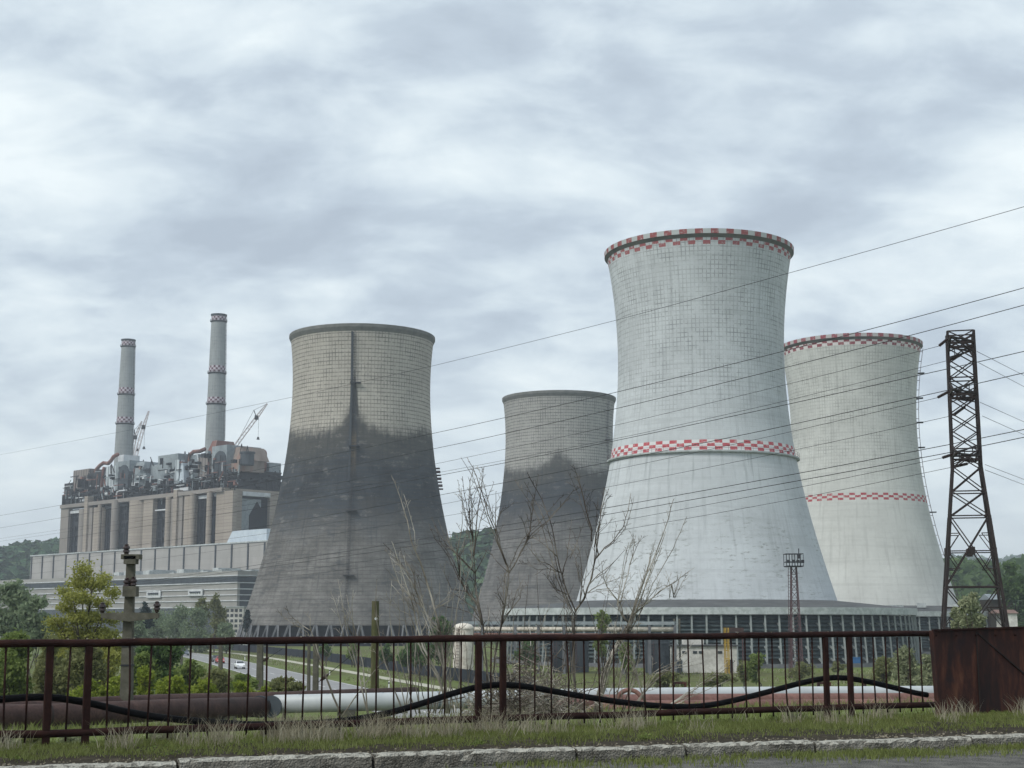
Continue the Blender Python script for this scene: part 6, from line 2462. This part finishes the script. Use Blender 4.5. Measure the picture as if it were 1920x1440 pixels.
# the brown tangle of brush in the middle
rnd = random.Random(77)
tg = thing("brush_pile", "brown tangled heap of dead brush behind the railing's middle posts", "brush", at(990, 1335, 35))
for part, nn, r_, mt in (("dark_twigs", 620, .011, "twig_dark"), ("pale_twigs", 170, .010, "twig_pale")):
    mb = MB()
    for k in range(nn):
        u = rnd.gauss(990, 52)
        v = 1345 - abs(rnd.gauss(0, 46)) * (1.0 if 930 < u < 1060 else .55)
        D = rnd.uniform(33.5, 36.5)
        p = at(u, v, D)
        d = Vector((rnd.uniform(-1, 1), rnd.uniform(-.6, .6), rnd.uniform(-.5, 1.0))).normalized()
        l = rnd.uniform(.2, .75)
        bend = Vector((rnd.uniform(-1, 1), 0, rnd.uniform(-1, .4))) * l * .22
        mb.tube([p, p + d * l * .5 + bend * .6, p + d * l + bend * 1.6], [r_, r_ * .8, r_ * .35], 4)
    obj(part, mb, MT[mt], tg)["kind"] = "stuff"
mb, _ = leaf_cloud(np.random.RandomState(5), [(at(u, v, 35).x, 35, at(u, v, 35).z, .5, .5, .35) for u, v in ((950, 1300), (990, 1275), (1020, 1300), (985, 1320), (930, 1325), (1050, 1322), (880, 1330))], 1500, .03, 10, .5)
obj("dead_leaves", mb, MT["grass_dry"], tg)["kind"] = "stuff"


# grasses on the verge: green turf, tall dry stalks, gutter grass
def blades(pts, hmin, hmax, wid, rnd, lean=.35, hscale=None):
    n = len(pts)
    h = rnd.uniform(hmin, hmax, n) * (hscale if hscale is not None else 1)
    a = rnd.uniform(0, 2 * PI, n)
    ax = np.stack([np.cos(a), np.sin(a), np.zeros(n)], 1)
    b = rnd.uniform(0, 2 * PI, n)
    ld = np.stack([np.cos(b), np.sin(b), np.zeros(n)], 1) * (h * rnd.uniform(.05, lean, n))[:, None]
    w = (wid * rnd.uniform(.6, 1.3, n))[:, None]
    up = np.array([0, 0, 1.0])
    p0 = pts
    p1 = pts + up * (h * .55)[:, None] + ld * .35
    p2 = pts + up * (h * .97)[:, None] + ld
    V = np.stack([p0 - ax * w, p0 + ax * w, p1 + ax * w * .75, p1 - ax * w * .75, p2], 1).reshape(-1, 3)
    mb = MB()
    mb.v = V.tolist()
    i = (np.arange(n) * 5)[:, None]
    mb.f = (i + np.array([0, 1, 2, 3])).tolist() + (i + np.array([3, 2, 4])).tolist()
    return mb


def verge_pts(n, rnd, f0, f1, t0=-3.5, t1=17.0, dens=None):
    out = []
    while len(out) < n:
        t = rnd.uniform(t0, t1)
        f = rnd.uniform(f0, f1)
        pk = KA + KE * t + KN * .2
        pf = FA + FE * t + FN * .6
        p = pk.lerp(pf, f)
        if dens and rnd.uniform(0, 1) > dens(p, f, t):
            continue
        z = 7.5 + 0.05 * math.sin(PI * f) + 0.035 * mnoise.noise((p.x * 2.1, p.y * 2.1, 0))
        out.append((p.x, p.y, z))
    return np.array(out)


rnd = np.random.RandomState(42)


def d_green(p, f, t):
    k = mnoise.noise((p.x * .9, p.y * .9, 7)) * .5 + .55 + mnoise.noise((p.x * 3, p.y * 3, 2)) * .35
    edge = min(1, max(0, (f - .13 - .08 * mnoise.noise((t * 1.3, 0, 0))) / .2))
    return max(0.02, k) * edge


o = obj("grass", blades(verge_pts(80000, rnd, .02, 1.0, dens=d_green), .025, .11, .005, rnd, .9), MT["grass_green"])
o["kind"] = "stuff"
tag(o, "short green grass growing on the verge in front of the railing", "grass")


def d_dry(p, f, t):
    k = mnoise.noise((t * .55, 3.1, 0)) + .5 * mnoise.noise((p.x * 2.4, p.y * 2.4, 5))
    boost = 1.3 if 1.8 < t < 5.2 else (.9 if t > 11 else .5)
    return max(0, min(1, (k * 1.5 + .25) * boost)) * min(1, max(0, (f - .3) / .4))


pd = []
for k in range(112):
    r_ = rnd.uniform()
    t = rnd.uniform(1.6, 4.6) if r_ < .42 else (rnd.uniform(4.4, 7.6) if r_ < .62 else (rnd.uniform(-3, 17) if r_ < .86 else rnd.uniform(10.4, 16.5)))
    f = rnd.uniform(.45, 1.0)
    c0 = (KA + KE * t + KN * .2).lerp(FA + FE * t + FN * .6, f)
    for q in range(rnd.randint(14, 80)):
        pd.append((c0.x + rnd.normal() * .10, c0.y + rnd.normal() * .07, 7.53))
o = obj("dry_grass", blades(np.array(pd), .12, .40, .0042, rnd, .95), MT["grass_dry"])
o["kind"] = "stuff"
tag(o, "tall dry straw-coloured grass stalks along the foot of the railing", "grass")
pg = []
while len(pg) < 9000:
    t = rnd.uniform(4.0, 18.0)
    w = -abs(rnd.normal(0, .45)) - .02
    p = KA + KE * t + KN * w
    if rnd.uniform() < min(1, (t - 4) / 5) * max(0, .5 + mnoise.noise((p.x * 1.5, p.y * 1.5, 3))):
        pg.append((p.x, p.y, 7.40))
o = obj("grass", blades(np.array(pg), .03, .10, .006, rnd, .8), MT["grass_green"])
o["kind"] = "stuff"
tag(o, "thin grass growing in the gutter in front of the kerb", "grass")
# rough grass on the bank just beyond the railing
pbk = []
for k in range(16000):
    t = rnd.uniform(-4, 18)
    s = rnd.uniform(.5, 14)
    p = FA + FE * t + FN * s
    pbk.append((p.x, p.y, hgt(p.x, p.y) - .02))
o = obj("grass", blades(np.array(pbk), .05, .18, .007, rnd, .8), MT["grass_green"])
o["kind"] = "stuff"
tag(o, "rough green grass on the bank beyond the railing", "grass")
pbk = []
for k in range(14000):
    t = rnd.uniform(-16, 34)
    s = rnd.uniform(14, 60)
    p = FA + FE * t + FN * s
    pbk.append((p.x, p.y, hgt(p.x, p.y) - .05))
o = obj("grass", blades(np.array(pbk), .1, .35, .016, rnd, .8), MT["grass_green"])
o["kind"] = "stuff"
tag(o, "rough grass under and beyond the pipelines", "grass")
# leaf litter and small stones on the bare strip behind the kerb
mb = MB()
for k in range(700):
    t = rnd.uniform(-2, 16)
    w = .2 + abs(rnd.normal(0, .28))
    p = KA + KE * t + KN * w
    s = rnd.uniform(.006, .018)
    a = rnd.uniform(0, PI)
    mb.box((p.x, p.y, 7.545 + s * .2), (s * 2.2, s * 1.2, s * .8), a, .6)
o = obj("leaf_litter", mb, MT["debris_pale"])
o["kind"] = "stuff"
tag(o, "dry leaf litter and small stones along the back of the kerb", "litter")

# broad-leaved weeds on the verge, scrub tufts over the far field
bl = []
for k in range(70):
    t = rnd.uniform(-3, 16)
    f = rnd.uniform(.2, .98)
    c0 = (KA + KE * t + KN * .2).lerp(FA + FE * t + FN * .6, f)
    r_ = rnd.uniform(.05, .16)
    bl.append((c0.x, c0.y, 7.56, r_, r_, .04))
mb, _ = leaf_cloud(rnd, bl, 5200, .022, 9, .6)
o = obj("weeds", mb, MT["leaf_green"])
o["kind"] = "stuff"
tag(o, "low broad-leaved weeds scattered through the verge grass", "weeds")
pf_ = []
while len(pf_) < 26000:
    u = rnd.uniform(-100, 2020)
    v = 1165 + 9 * FPX / rnd.uniform(125, 420)
    p = gnd(u, v)
    q = min(((p.to_2d() - road_c(t)).length, t) for t in (-90, -60, -30, 0, 30, 60, 90, 120, 150, 180))[1]
    c = road_c(q)
    d = (road_c(q + 1) - c).normalized()
    off = (p.to_2d() - c).dot(Vector((d.y, -d.x)))
    if -6.5 < off < 6.5 or 12.8 < off < 16.2:
        continue
    if mnoise.noise((p.x * .05, p.y * .05, 2)) + .35 * mnoise.noise((p.x * .3, p.y * .3, 6)) < -.05:
        continue
    pf_.append((p.x, p.y, hgt(p.x, p.y) - .03))
pf_ = np.array(pf_)
h = len(pf_) // 2
for arr, mt, lab in ((pf_[:h], "grass_green", "tufts of rough green grass over the field below the towers"), (pf_[h:], "grass_dry", "straw-coloured tufts over the field below the towers")):
    o = obj("grass", blades(arr, .15, .6, .07, rnd, 1.0), MT[mt])
    o["kind"] = "stuff"
    tag(o, lab, "grass")
